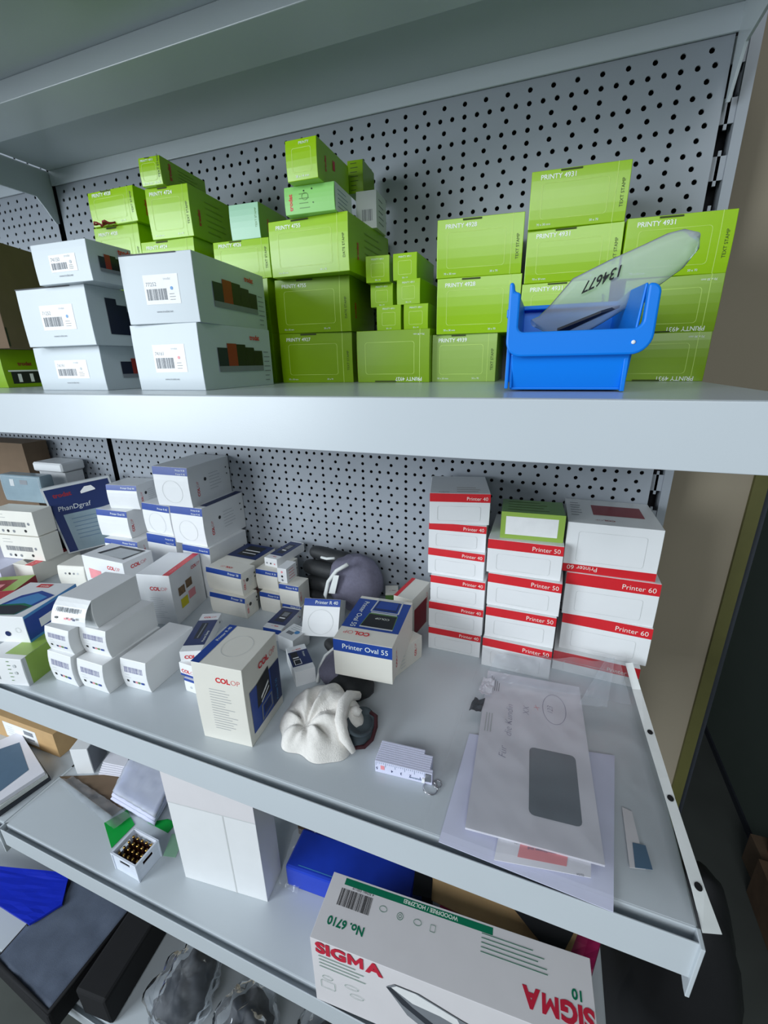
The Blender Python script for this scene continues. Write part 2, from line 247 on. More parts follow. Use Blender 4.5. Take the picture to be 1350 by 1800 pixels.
struct('baseboard_right', [(1494, 1250, -1680), (1522, -3000, -1680), (1522, -3000, -1655), (1494, 1250, -1655)], (8, 0, 0), 'charcoal')

# ------------------------------------------------------------------ perforated shelving: two bays
SZ = ((33, 370), (-316, 360), (-690, 391), (-1075, 375), (-1531, 400))
def panel(parent, X0, x0, x1, za, zb):
    vs = []; fs = []; r = 2.75; k8 = [(r*math.cos(math.pi/8+k*math.pi/4), r*math.sin(math.pi/8+k*math.pi/4)) for k in range(8)]
    def cell(a, b, lo, hi, hx, hz):
        n = len(vs); vs.extend([(a, 0, lo), (b, 0, lo), (b, 0, hi), (a, 0, hi)])
        vs.extend([(hx+p, 0, hz+q) for p, q in k8]); vs.extend([(hx+p, 1.6, hz+q) for p, q in k8])
        c = [n, n+1, n+2, n+3]; h = [n+4+k for k in range(8)]                  # h0 22deg, h1 67, h2 112, h3 157, h4 202, h5 247, h6 292, h7 337
        fs.extend([(c[1], c[2], h[0], h[7]), (c[2], h[1], h[0]), (c[2], c[3], h[2], h[1]), (c[3], h[3], h[2]), (c[3], c[0], h[4], h[3]), (c[0], h[5], h[4]), (c[0], c[1], h[6], h[5]), (c[1], h[7], h[6])])
        fs.extend([(h[k], h[(k+1) % 8], h[(k+1) % 8]+8, h[k]+8) for k in range(8)])
    z = 0; rows = [k for k in range(-200, 200) if za <= -12.5*k-6.25 and -12.5*k+6.25 <= zb]
    for k in rows:
        st = 25 if k % 2 == 0 else 15; hz = -12.5*k; i0 = math.ceil((x0+6-X0)/st); i1 = math.floor((x1-6-X0)/st)
        hs = [X0+i*st for i in range(i0, i1+1)]
        for i, hx in enumerate(hs):
            cell(x0 if i == 0 else (hs[i-1]+hx)/2, x1 if i == len(hs)-1 else (hs[i+1]+hx)/2, hz-6.25, hz+6.25, hx, hz)
    o = mesh('perforated_panel', [V(*p) for p in vs], fs, 'panel', parent); o.parent = parent
    MB().box(x0+1, x1-1, 7, 9, za, zb).world().build('hole_shade_sheet', 'dark', o)  # dark sheet added behind the panel to give its holes their shade
def upright(parent, x, za, zb, y=3):
    b = MB(); b.box(x-22, x-9, y+9, 34, za, zb).box(x+7, x+17, y, 34, za, zb).box(x-22, x+17, 30, 34, za, zb)
    z = za+10
    k0 = math.ceil((za+126)/50); k1 = math.floor((zb+126)/50)
    for k in range(k0, k1+1): b.box(x-7, x+7, y+3, y+5, -126+50*k+14, -126+50*k+36); b.box(x-1.5, x+1.5, y+3, y+5, -126+50*k+9, -126+50*k+41)
    o = b.world().build('upright', 'panel', parent); MB().box(x-7, x+7, 26, 30, za, zb).world().build('slot_shadow', 'dark', o)
def bracket(parent, x, zs, D):
    P = [(x-1.5, -2, zs-3), (x-1.5, -2, zs-80), (x-1.5, -8, zs-82), (x-1.5, -14, zs-74), (x-1.5, -22, zs-62), (x-1.5, -34, zs-47), (x-1.5, -D+34, zs-46), (x-1.5, -D+2, zs-56), (x-1.5, -D-3, zs-56), (x-1.5, -D-3, zs+.5), (x-1.5, -D+10, zs+1.5), (x-1.5, -D+14, zs-3)]
    v, f = prism([V(*p) for p in P], (.003, 0, 0)); MB().add(v, f).build('shelf_bracket', 'metal', parent, .5)
def board(parent, x0, x1, zs, D):
    a, b = x0+4, x1-4
    o = MB().box(a, b, -D+11, -2, zs-2, zs).box(a, b, -D+10, -D+12, zs-13, zs-.2).world().build('shelf_board', 'metal', parent, .8)
    MB().box(a, b, -D, -D+1.5, zs-39, zs+.2).box(a, b, -D+1.5, -D+11, zs-13, zs-12).box(a, b, -D+1.5, -D+14, zs-39, zs-37.5).world().build('price_rail', 'metal', o, .6)
    MB().box(a, b, -195, -135, zs-23, zs-2.1).world().build('stiffener', 'metal', o, .8)
    MB().box(a, b, -5, -2, zs-24, zs-2.1).world().build('rear_flange', 'metal', o, .5)
rk = empty('shelf_rack'); tag(rk, 'light grey metal shelf rack with perforated back holding all the cartons', 'shelf rack')
for i, bx in enumerate((0, -1000)):
    panel(rk, bx, (-43 if i == 0 else -560), bx+943, -1120, 260)
    if i == 0: upright(rk, 950, -1680, 500)
    upright(rk, -50 if i == 0 else -1050, -1680, 500, 12)
    for zs, D in SZ:
        board(rk, bx-50, bx+950, zs, D)
        if i == 0: bracket(rk, bx-50, zs, D); bracket(rk, bx+946, zs, D)

# ------------------------------------------------------------------ upper shelf: green cartons
B['A4'] = (808, -108.3, -316, .5, 86, 95, 49.8); B['A3'] = (809, -108.3, -266.1, .5, 86, 95, 50)
for k, v in dict(L7a=(427, -125.7, -253.5, -.9, 62, 95, 64), Q2=(248.9, -204.4, -690, 11.5, 56.9, 85, 89.3), P8b=(47, -85, -690, 0, 60, 70, 44), P8=(42, -91.5, -645.8, 2, 84, 75, 32.8), Q11=(441, -117, -690, 0, 36, 32, 23), Q10=(438.8, -117.7, -666.9, .2, 36.5, 32, 36.7), Q9=(425.2, -113.1, -630.1, -.4, 17.5, 30, 25.5),
    R5=(446.7, -182.3, -690, 1.6, 31.5, 60, 21.9), R1=(524, -176, -669.5, 13, 55, 34, 54), W3=(241.5, -348.8, -643.1, .8, 44, 90, 35.5), E2=(168, -381.3, -690, 12.5, 60, 60, 41.9), T4=(572, -70, -135.2, 4, 26, 42, 40), T3=(557, -66, -95, 4, 20, 45, 34), CB0=(65.7, -258.1, -316, .2, 120, 150, 48.4),
    R7=(510, -285, -690, 38, 22, 26, 23), R8=(481, -200, -690, -12, 30, 34, 24), D2=(-10, -163, -690, 12.5, 58, 50, 46), D3=(-60, -63, -651, 43, 121, 12, 143), D1=(-125.7, -178.6, -690, 5.8, 49.9, 100, 37.7)).items(): B[k] = v
GG = 'green stamp cartons on the upper shelf'
def green(key, label, title, size='70 x 30 mm', kind='TEXT STAMP', m='green', flip=0, band=True, mm=4.3):
    f = [('frame', 'F', .12, .16, .80, .78, 'gline'), ('band', 'F', .868, .0, .874, 1, 'gline', 'crease_print')]
    if not flip: f += [('text', 'F', title, .10, .84, mm, 'wink', dict(bold=.012)), ('text', 'F', kind, .955, .24, 3, 'gdark', dict(rot=90)), ('text', 'F', size, .09, .055, 2, 'wink'), ('text', 'F', '30 x 70', .64, .055, 2, 'wink'), ('band', 'F', .30, .955, .52, .985, 'slit', 'flap_notch')]
    else: f += [('text', 'F', title, .90, .10, mm, 'wink', dict(rot=180, bold=.012)), ('text', 'F', size, .93, .92, 2, 'wink', dict(rot=180)), ('band', 'F', .25, .01, .55, .035, 'slit', 'flap_notch')]
    f += [('text', 'R', 'trodat', .20, .25, 5, 'red', dict(rot=90, bold=.03)), ('lines', 'R', .35, .2, .9, .8, 6, 'green2')]
    return carton(key, 'stamp_carton', m, label, GG, f)
P31, P28 = 'PRINTY 4931', 'PRINTY 4928'
green('A1', 'bright green carton crowning the tallest column, above the polybag', P31)
green('A2', 'green carton second from the top of the column behind the polybag', P31)
green('A3', 'green carton half hidden behind the polybag, third of its column', P31)
green('A4', 'green carton hidden behind the blue bin, lowest of the tall column', P31)
green('B1', 'green carton topmost of the column at the shelf end, beside the slotted upright', P31)
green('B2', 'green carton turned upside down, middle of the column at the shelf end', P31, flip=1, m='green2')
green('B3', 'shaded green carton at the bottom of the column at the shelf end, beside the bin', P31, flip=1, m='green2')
green('V1', 'bright green carton topmost of the three-high column next to the blue bin', P28)
green('V2', 'green carton in the middle of the three-high column touching the blue bin', P28)
green('V3', 'dull olive-green carton at the bottom of the column touching the blue bin', 'PRINTY 4939', m='pale')
green('M1', 'large green carton with a dark die-cut outline under the light green box', 'PRINTY 4755', kind='DATE STAMP')
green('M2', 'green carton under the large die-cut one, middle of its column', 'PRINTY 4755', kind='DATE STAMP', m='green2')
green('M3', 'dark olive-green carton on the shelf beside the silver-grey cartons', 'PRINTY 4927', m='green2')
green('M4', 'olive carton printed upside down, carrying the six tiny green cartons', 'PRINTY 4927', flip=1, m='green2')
def tiny(key, label): carton(key, 'stamp_carton', 'green', label, 'six tiny green cartons stacked in pairs', [('frame', 'F', .22, .2, .78, .72, 'gline', 1.5), ('text', 'F', 'PRINTY 4911', .5, .83, 2, 'wink', dict(align='c')), ('text', 'F', '38 x 14', .5, .06, 1.6, 'wink', dict(align='c'))], .8, bev=.3)
tiny('s1', 'tiny green carton at the top of the tiny pairs, next to the big carton column')
tiny('s2', 'tiny green carton topmost of the tiny pairs, on their outer side')
tiny('s3', 'tiny green carton in the middle pair, sitting back in shade by the big column')
tiny('s4', 'tiny green carton in the middle pair, proud of its neighbour')
tiny('s5', 'tiny green carton in the lowest pair, close to the big carton column')
tiny('s6', 'tiny green carton in the lowest pair, close to the three-high column')
carton('T2', 'stamp_carton', 'lime', 'light green carton with red sideways lettering, under the topmost small carton', GG, [('text', 'F', 'trodat', .16, .12, 4.4, 'red', dict(rot=90, bold=.03)), ('lines', 'F', .30, .2, .55, .7, 4, 'forest'), ('oval', 'F', .42, .6, 4, 3.6, 'forest'), ('disc', 'F', .40, .8, .8, 'black'), ('disc', 'F', .56, .84, .8, 'black'), ('disc', 'F', .58, .35, .6, 'black'), ('band', 'R', 0, 0, 1, 1, 'label'), ('lines', 'R', .15, .2, .9, .8, 5, 'slate')])
carton('T1', 'stamp_carton', 'green', 'small long green carton lying on top of the light green carton', GG, [('frame', 'F', .2, .2, .82, .78, 'gline', 2), ('text', 'F', 'PRINTY', .6, .86, 2.6, 'wink', dict(align='c')), ('text', 'F', '38 x 14 mm', .5, .07, 2.4, 'wink', dict(align='c')), ('text', 'R', 'trodat', .25, .3, 4, 'red', dict(rot=90, bold=.03)), ('band', 'R', .45, .5, .52, .75, 'red')])
carton('T4', 'stamp_carton', 'white', 'small white carton with grey print standing behind the light green carton', None, [('lines', 'R', .2, .2, .8, .8, 5, 'ink'), ('bars', 'F', .3, .2, .8, .5, 'ink')])
carton('T3', 'stamp_carton', 'green2', 'small dark green carton upright against the panel behind the small long carton', GG, [('lines', 'F', .2, .1, .8, .9, 7, 'gdark')])
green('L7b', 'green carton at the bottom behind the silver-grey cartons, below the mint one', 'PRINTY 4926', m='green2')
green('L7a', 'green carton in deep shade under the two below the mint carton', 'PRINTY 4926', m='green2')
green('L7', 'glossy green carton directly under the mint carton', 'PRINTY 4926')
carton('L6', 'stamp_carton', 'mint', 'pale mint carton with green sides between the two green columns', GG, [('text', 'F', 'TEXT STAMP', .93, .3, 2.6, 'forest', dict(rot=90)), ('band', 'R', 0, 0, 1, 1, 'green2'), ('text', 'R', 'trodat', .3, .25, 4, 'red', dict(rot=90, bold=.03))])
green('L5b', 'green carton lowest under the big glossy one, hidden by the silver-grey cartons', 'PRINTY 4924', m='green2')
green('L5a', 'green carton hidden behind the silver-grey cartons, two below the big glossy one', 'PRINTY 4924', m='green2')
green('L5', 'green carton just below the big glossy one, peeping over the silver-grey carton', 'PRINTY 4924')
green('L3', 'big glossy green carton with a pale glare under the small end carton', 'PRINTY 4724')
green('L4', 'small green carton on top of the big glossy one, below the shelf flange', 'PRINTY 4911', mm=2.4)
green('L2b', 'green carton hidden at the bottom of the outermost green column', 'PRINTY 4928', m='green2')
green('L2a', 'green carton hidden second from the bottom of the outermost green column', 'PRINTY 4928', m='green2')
green('L2', 'green carton with a red cord on it, second in the outermost green column', 'PRINTY 4928')
green('L1', 'green carton with a bowed edge topping the outermost green column', 'PRINTY 4928')
path = [(214+6*math.cos(a)*(1+.1*a)+a*3, -148+7*math.sin(a*1.3), -118+4+4*abs(math.sin(a*2.1))) for a in [k*.45 for k in range(24)]]
v, f = tube([V(*p) for p in path], .0012, 6); tag(mesh('cord', v, f, 'redstr', None, True), 'tangled dark red cord in front of the outermost green cartons', 'cord')

# silver-grey cartons of inking pads
def pads(x0, x1, y0, y1): # row of coloured pads
    c = ['deepnavy', 'padr', 'black', 'black', 'black']; n = 5; hs = [.80, 1, .98, .86, .72]
    return [('band', 'R', x0+(x1-x0)*k/n, y0, x0+(x1-x0)*(k+1)/n, y0+(y1-y0)*hs[k], c[k], 'picture_print') for k in range(n)]+[('band', 'R', x0, y0-.09, x1, y0, 'ink', 'picture_print')]
def greyc(key, label, no, dot, feats=()):
    f = [('band', 'F', .30, .28, .78, .70, 'label', 'paper_label'), ('text', 'F', no, .33, .54, 3.4, 'ink'), ('text', 'F', 'trodat', .58, .62, 2.2, 'fine'), ('bars', 'F', .33, .34, .60, .50, 'ink'), ('disc', 'F', .68, .50, 1.5, dot), ('lines', 'F', .64, .34, .74, .42, 3, 'black'), ('text', 'F', 'www.trodat.net', .42, .16, 2.0, 'ink')]
    f += [('band', 'F', .0, .982, .8, 1, 'charcoal', 'flap_notch')] if key in ('G2', 'G4') else []
    f += list(feats) or pads(.20, .84, .36, .72)+[('text', 'R', 'trodat', .66, .80, 5.2, 'red', dict(bold=.03)), ('lines', 'R', .86, .1, .98, .6, 7, 'ink')]
    return carton(key, 'ink_pad_carton', 'greyb', label, 'silver-grey cartons at the front of the upper shelf', f, .6)
greyc('G1', 'silver-grey carton with a red dot label, lower of the nearer pair beside the green cartons', '74161', 'pink')
greyc('G2', 'silver-grey carton with a blue dot label, upper of the nearer pair', '77252', 'sky')
st = [('band', 'R', .18+.11*k, .2, .30+.11*k, .82-.1*k, 'deepnavy' if k < 4 else 'padr', 'picture_print') for k in range(6)]
greyc('G3', 'silver-grey carton at the bottom of the three-high stack near the shelf edge', '74191', 'fine')
greyc('G4', 'silver-grey carton picturing a rising row of pads, middle of the three-high stack', '71252', 'sky', st)
greyc('G5', 'small silver-grey carton on top of the three-high stack', '74150', 'fine')
carton('CB0', 'stamp_carton', 'green2', 'green carton with a black and white window picture under the brown box', GG, [('band', 'R', .05, .1, 1, .42, 'black', 'picture_print'), ('band', 'R', .1, .14, .13, .36, 'label', 'picture_print'), ('band', 'R', .2, .14, .23, .36, 'label', 'picture_print'), ('band', 'R', .38, .12, .6, .24, 'label', 'picture_print'), ('band', 'R', .03, .42, 1, .46, 'label', 'picture_print'), ('text', 'R', 'trodat', .12, .58, 5, 'dred', dict(bold=.03))])
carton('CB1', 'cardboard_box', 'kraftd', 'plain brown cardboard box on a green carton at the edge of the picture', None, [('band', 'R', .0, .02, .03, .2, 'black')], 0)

# ------------------------------------------------------------------ blue bin with a polybag
bn = empty('storage_bin', V(819, -262, -315.7), 1); tag(bn, 'bright blue plastic open-front storage bin at the edge of the upper shelf', 'storage bin')
def ubar(P, th, y0, y1): # thick polyline band in the XZ plane, extruded in y
    return prism([(a, y0, b) for a, b in P], (0, y1-y0, 0))
mb = MB(); W = 47
# tapered tub: floor, back, sides with sloping rims
for xa, xb, sx in ((-44, -46, 1), (36, 41, -1)):
    v, f = prism([(xa, -22, 2), (xa, 118, 2), (xb, 122, 74), (xb, 40, 74), (xb, -24, 70)], (sx*2, 0, 0)); mb.add(v, f)
mb.box(-44, 36, -20, 118, 1, 3); v, f = prism([(-44, 116, 2), (36, 116, 2), (41, 121, 74), (-46, 121, 74)], (0, 2.5, 0)); mb.add(v, f)
v, f = prism([(-42, -19, 2), (34, -19, 2), (37, -25, 27), (-44, -25, 27)], (0, 2, 0)); mb.add(v, f)
tub = mb.mm().build('tub', 'bin', bn, 2)
def arc(cx, cz, r, a0, a1, n=7): return [(cx+r*math.cos(math.radians(a0+(a1-a0)*k/n)), cz+r*math.sin(math.radians(a0+(a1-a0)*k/n))) for k in range(n+1)]
out = [(-48, 75), (-48, 72)]+arc(-37, 36, 11, 180, 270)+arc(35, 38, 13, 270, 360)+[(48, 60)]+arc(42, 63, 6, 0, 90); inn = [(40, 69)]+arc(35, 47, 5, 0, -90)+arc(-36, 46, 4, 270, 180)+[(-40, 68), (-44, 69), (-45, 75)]
pts = [(a, -31, b) for a, b in out+inn]; v, f = prism(pts, (0, 7, 0)); MB().add(v, f).mm().build('front_collar', 'bin', bn, 1.5)
for q in ((-49, -46, -28, 112, 52, 58), (41, 44.5, -28, 112, 60, 67), (-48, 44, 112, 123, 70, 74)): MB().box(*q).mm().build('rim', 'bin', bn, 1)
for q in ((-47.5, -45, -24, -20, 2, 52), (-48, -45.6, -8, -4, 6, 52), (-48, -45.6, 10, 14, 6, 52), (33, 36, -24, -19, .3, 27)): MB().box(*q).mm().build('rib', 'bin', bn, .5)
v, f = lathe([(1.3, -.6), (1.3, .4), (.6, .9)], 12); o = mesh('white_hot_spot', [Vector((p.x*.001+.036, -.0312-p.z*.001, .033+p.y*.001)) for p in v], f, 'label', bn)  # white disc stands in for a highlight on the blue collar
# polybag: flattened tube leaning out of the bin
pb = empty('polybag'); tag(pb, 'milky plastic bag with handwritten number sticking out of the blue bin', 'plastic bag')
ax = [(785, -214, -263), (796, -214, -266), (808, -216, -264), (826, -220, -249), (850, -222, -236), (872, -223, -224), (884, -223, -217), (891, -223, -212), (894, -223, -210)]
nrm = Vector((-.45, -.15, .80)).normalized(); wd = [5, 15, 25, 31, 28, 23, 20, 14, 5]; vs = []; fs = []; nn = 16
for i, p in enumerate(ax):
    for k in range(nn):
        a = 2*math.pi*k/nn; q = Vector(p)+Vector((-.50, -.25, .68)).normalized()*wd[i]*.72*math.cos(a)+Vector((.2, -.9, .1))*(4+i*.9)*math.sin(a)
        q += Vector((1, 0, 1))*2*noise.noise(q/14); vs.append(V(*q))
for i in range(len(ax)-1):
    for k in range(nn): fs.append((i*nn+k, i*nn+(k+1) % nn, (i+1)*nn+(k+1) % nn, (i+1)*nn+k))
fs.append(tuple(range((len(ax)-1)*nn, len(ax)*nn)))
mesh('bag_film', vs, fs, 'poly', pb, True)
P, F, _ = text2('134677', 0, 0, 7.5, 0, .02, 'c', .35); dX = Vector((-.86, 0, -.36)); dZ = Vector((.15, .1, -.95)); org = Vector((834, -232, -231))
mesh('lettering', [V(*(org+dX*x+dZ*y)) for x, y in P], F, 'black', pb)
v, f = sheet([(806, -226, -268), (838, -226, -256), (852, -218, -252), (806, -218, -272)], 8, 4, 0, 9, 2); tag(mesh('stamp_plate', [V(*p) for p in v], f, 'charcoal'), 'dark grey stamp plate inside the plastic bag in the blue bin', 'stamp plate')
# ------------------------------------------------------------------ middle shelf: red-banded cartons
def redc(key, title, label, flip=0, mm=4.6, extra=(), m='white', bh=.27):
    if not flip: f = [('band', 'F', 0, 1-bh, 1, .995, 'red'), ('text', 'F', title, .96, 1-bh+.06, mm*1.12, 'wink', dict(align='r', bold=-.006)), ('frame', 'F', .13, .12, .85, .60, 'line')]
    else: f = [('band', 'F', 0, .005, 1, .17, 'red'), ('text', 'F', title, .05, .145, mm*1.1, 'wink', dict(rot=180, align='r', bold=-.006)), ('frame', 'F', .13, .24, .85, .84, 'line')]
    return carton(key, 'stamp_carton', m, label, 'red-banded white stamp cartons', f+list(extra), 1.0)
n40 = ('topmost of the six-high stack, turned slightly', 'second from the top of the six-high stack', 'third from the top of the six-high stack', 'fourth from the top of the six-high stack', 'fifth from the top of the six-high stack', 'standing on the shelf under the six-high stack')
for i, s in enumerate(n40): redc('K%d' % (i+1), 'Printer 40', 'white carton with red band, '+s, mm=4.3, extra=[('text', 'T', 'COLOP', .15, .04, 3, 'dred'), ('lines', 'T', .45, .1, .95, .3, 3, 'brownp')] if i == 0 else ())
n50 = ('under the green carton, topmost of the middle red-banded stack', 'second of the middle red-banded stack', 'third of the middle red-banded stack, above the plastic sleeve', 'lowest of the middle red-banded stack, behind the plastic sleeve')
for i, s in enumerate(n50): redc('J%d' % (i+1), 'Printer 50', 'white carton '+s, mm=5.2)
carton('JG', 'stamp_carton', 'forest', 'muted green carton with blank white label on top of the middle red-banded stack', None, [('band', 'F', 0, 0, 1, 1, 'pale'), ('band', 'F', .08, .16, .90, .84, 'label', 'paper_label'), ('lines', 'T', .1, .2, .9, .8, 4, 'gdark')], .6)
redc('I1', 'Printer 60', 'biggest white carton placed upside down, topmost of the stack at the shelf end', 1, 5.6, [('band', 'T', .30, .35, .86, .75, 'dred'), ('logo', 'T', .52, .18, 4.6, 180, 'dred'), ('lines', 'T', .05, .3, .2, .8, 6, 'ink')])
redc('I2', 'Printer 60', 'wide white carton below the upside-down one at the shelf end', mm=5.8)
redc('I3', 'Printer 60', 'wide white carton third in the stack at the shelf end', mm=5.8)
redc('I4', 'Printer 60', 'wide white carton at the bottom of the end stack, behind the punched sleeve', mm=5.2, bh=.5)

# blue-banded cartons
def bluec(key, title, label, title2=None, oval=0, mm=3.6, bh=.22, m='white', dot=1, feats=(), bulge=2.0, tilt=0):
    x, y, z, yaw, w, d, h = B[key]; t = 1-bh
    f = [('band', 'F', 0, t, 1, .995, 'blue')]
    f += [('text', 'F', title, .93, t+bh*(.30 if not title2 else .55), mm, 'wink', dict(align='r'))] + ([('text', 'F', title2, .93, t+bh*.1, mm, 'wink', dict(align='r'))] if title2 else [])
    if oval: f += [('oval', 'F', .5, .45*t+.02, oval, oval*.95, 'line')]
    f += [('logo', 'R', .20, .22, min(5.5, h*.1), 90)]
    if dot: f += [('disc', 'R', .36, .60, 3.2, 'black'), ('disc', 'R', .90, .72, 1.6, 'black'), ('disc', 'R', .91, .55, 1.4, 'black'), ('lines', 'R', .45, .3, .8, .7, 6, 'fine')]
    return carton(key, 'stamp_carton', m, label, 'blue-banded white stamp cartons', f+list(feats), bulge, tilt=tilt)
bluec('P1', 'Printer R 50', 'white carton with circle crease, highest of the blue-banded stack', 'Printer R 45', 21, 2.8, .2)
bluec('P2', 'Printer R 50', 'white carton with circle crease under the highest blue-banded one', 'Printer R 45', 20, 2.8, .2, feats=[('band', 'T', .8, .1, 1, 1, 'navy')])
bluec('P5', 'Printer R 45', 'white carton at the foot of the highest blue-banded stack', bh=.12, mm=2.8)
bluec('P3', 'Printer R 40', 'white carton beside the second one of the highest blue-banded stack', oval=21)
bluec('P4', 'Printer R 50', 'white carton at the bottom beside the highest blue-banded stack', 'Printer R 45', bh=.16, mm=2.8)
bluec('P6', 'Printer Oval 44', 'small white carton on top of the stack at the panel joint', m='white')
bluec('P7', 'Printer Oval 55', 'white carton second in the stack at the panel joint, turned with red logo showing', dot=0, mm=4.2)
bluec('P8', 'Printer Oval 55', 'white carton third in the stack at the panel joint, blue strip just visible', dot=0, bh=.3)
bluec('P8b', 'Printer Oval 44', 'white carton hidden at the foot of the stack at the panel joint', dot=0)
pic = [('band', 'T', 0, .22, 1, 1, 'navy', 'picture_print'), ('band', 'T', .22, .35, .8, .9, 'black', 'picture_print'), ('band', 'T', .28, .62, .78, .66, 'label', 'picture_print'), ('band', 'T', .30, .48, .76, .51, 'label', 'picture_print'), ('logo', 'T', .75, .12, 4, 180)]
bluec('Q3', 'Printer 38', 'cream-white carton upper of the pair in front of the dark-topped carton', m='cream', mm=4, feats=[('logo', 'T', .62, .4, 5, 180)])
bluec('Q4', 'Printer 38', 'cream-white carton lower of the pair in front of the dark-topped carton', m='cream', mm=4)
bluec('Q5', 'Printer 53', 'carton with dark blue stamp picture on its lid, against the perforated panel', m='cream', feats=pic[:4])
bluec('Q6', 'Printer R 30', 'cream carton upper of the narrow pair beside the black glove fingers', m='cream', mm=3)
bluec('Q7', 'Printer R 30', 'cream carton lower of the narrow pair, standing on the shelf', m='cream', mm=3)
small = [('band', 'T', 0, .18, 1, .95, 'navy', 'picture_print'), ('band', 'T', .25, .3, .75, .8, 'charcoal', 'picture_print'), ('band', 'T', .35, .45, .66, .5, 'label', 'picture_print'), ('band', 'T', .35, .56, .66, .75, 'ink', 'picture_print'), ('logo', 'T', .72, .12, 2.6, 180)]
carton('Q8', 'stamp_carton', 'white', 'slender white carton lying across the narrow cream pair', None, small+[('disc', 'F', .2, .4, 1.6, 'ink'), ('disc', 'F', .5, .4, 1.6, 'black'), ('disc', 'F', .8, .4, 1.4, 'pink')], .4, bev=.3)
carton('Q9', 'stamp_carton', 'white', 'tiny upright white carton next to the black glove fingers', None, [('disc', 'F', .5, .75, 2, 'pink'), ('disc', 'F', .5, .45, 2, 'black'), ('disc', 'F', .5, .18, 2, 'ink'), ('lines', 'R', .2, .2, .9, .8, 4, 'red')], .4, bev=.3)
bluec('Q10', 'Printer R 30', 'cream carton under the tiny upright carton by the black glove', m='cream', mm=3, dot=0)
bluec('Q11', 'Printer R 30', 'cream carton at the bottom below the black glove fingertips', m='cream', mm=2.6, dot=0)
bluec('R1', 'Printer R 40', 'square white carton with circle crease standing in front of the grey glove', oval=19, mm=5, bh=.2, dot=0, feats=[('band', 'R', 0, 0, 1, 1, 'fine')], tilt=-32)
stampt = [('band', 'T', 0, .26, 1, .93, 'blue', 'picture_print'), ('poly', 'T', [(.30, .32), (.88, .32), (.86, .62), (.34, .62)], 'forest'), ('poly', 'T', [(.31, .32), (.87, .32), (.85, .60), (.35, .60)], 'black'), ('band', 'T', .30, .30, .88, .325, 'fine', 'picture_print'), ('outline', 'T', [(.33, .66), (.86, .66), (.85, .97), (.36, .97)], 2.6, 'fine'), ('poly', 'T', [(.38, .70), (.80, .70), (.79, .93), (.40, .93)], 'navy'), ('poly', 'T', [(.40, .74), (.78, .74), (.77, .92), (.42, .92)], 'blue'), ('band', 'T', .36, .62, .84, .645, 'fine', 'picture_print'), ('text', 'T', 'Printer Oval 55', .14, .86, 7, 'wink', dict(rot=-90, align='l')), ('logo', 'T', .55, .19, 7, 180), ('text', 'T', 'COLOP', .62, .53, 4, 'wink', dict(rot=180, align='c'))]
bluec('R2b', 'Printer Oval 55', 'big white carton picturing a stamp on its blue lid, propped over a dark glove', mm=6.6, bh=.31, m='cream', dot=0, feats=stampt, bulge=.6)
carton('R3', 'stamp_carton', 'cream', 'plain white carton end sticking out from under the carton with the blue lid', None, [('logo', 'F', .78, .3, 4.2, 90), ('lines', 'F', .2, .2, .4, .8, 5, 'fine')], .6)
carton('R4', 'stamp_carton', 'cream', 'tall cream carton with red stripe along its lid, against the six-high stack', None, [('band', 'T', 0, 0, .2, 1, 'red'), ('band', 'R', .1, .05, .8, .7, 'dred', 'picture_print'), ('logo', 'R', .85, .55, 4, 90)], .6)
carton('R5', 'stamp_carton', 'white', 'slender white carton with navy lid lying near the square circle-crease carton', None, small+[('band', 'F', 0, .6, 1, .95, 'blue'), ('logo', 'R', .15, .25, 3, 90), ('disc', 'R', .9, .5, 1.5, 'black'), ('disc', 'R', .82, .7, 1.2, 'pink')], .5, bev=.3)
carton('R6', 'stamp_carton', 'white', 'small white carton with navy stamp picture, pointing at the white glove', None, [('band', 'T', 0, .2, 1, .78, 'navy', 'picture_print'), ('band', 'T', .1, .25, .45, .75, 'black', 'picture_print'), ('outline', 'T', [(.15, .25), (.5, .25), (.5, .45), (.15, .45)], 1.4, 'label'), ('band', 'T', .15, .5, .45, .54, 'label', 'picture_print'), ('logo', 'T', .7, .86, 2.6, 180), ('text', 'T', 'Printer', .7, .7, 3, 'wink', dict(rot=-90))], .5, bev=.3)
carton('R7', 'stamp_carton', 'cream', 'small cream carton with upside-down red lettering, wedged behind the tall carton', None, [('logo', 'T', .85, .25, 3.6, 180), ('band', 'T', 0, .6, 1, 1, 'navy')], .5, bev=.3)
carton('R8', 'stamp_carton', 'white', 'small white carton with blue and grey lid print, amid small cartons', None, [('band', 'T', .2, .3, .6, .5, 'ink', 'picture_print'), ('disc', 'T', .7, .55, 4, 'sky'), ('lines', 'T', .2, .65, .9, .9, 3, 'ink')], .4, bev=.3)
B['KX'] = (588, -40, -690, 20, 22, 28, 30)
carton('KX', 'stamp_carton', 'cream', 'tiny pale carton behind the grey glove, close to the panel', None, [('logo', 'T', .8, .4, 2.4, 180, 'dred'), ('band', 'F', 0, .6, 1, .9, 'forest')], .3, bev=.3)
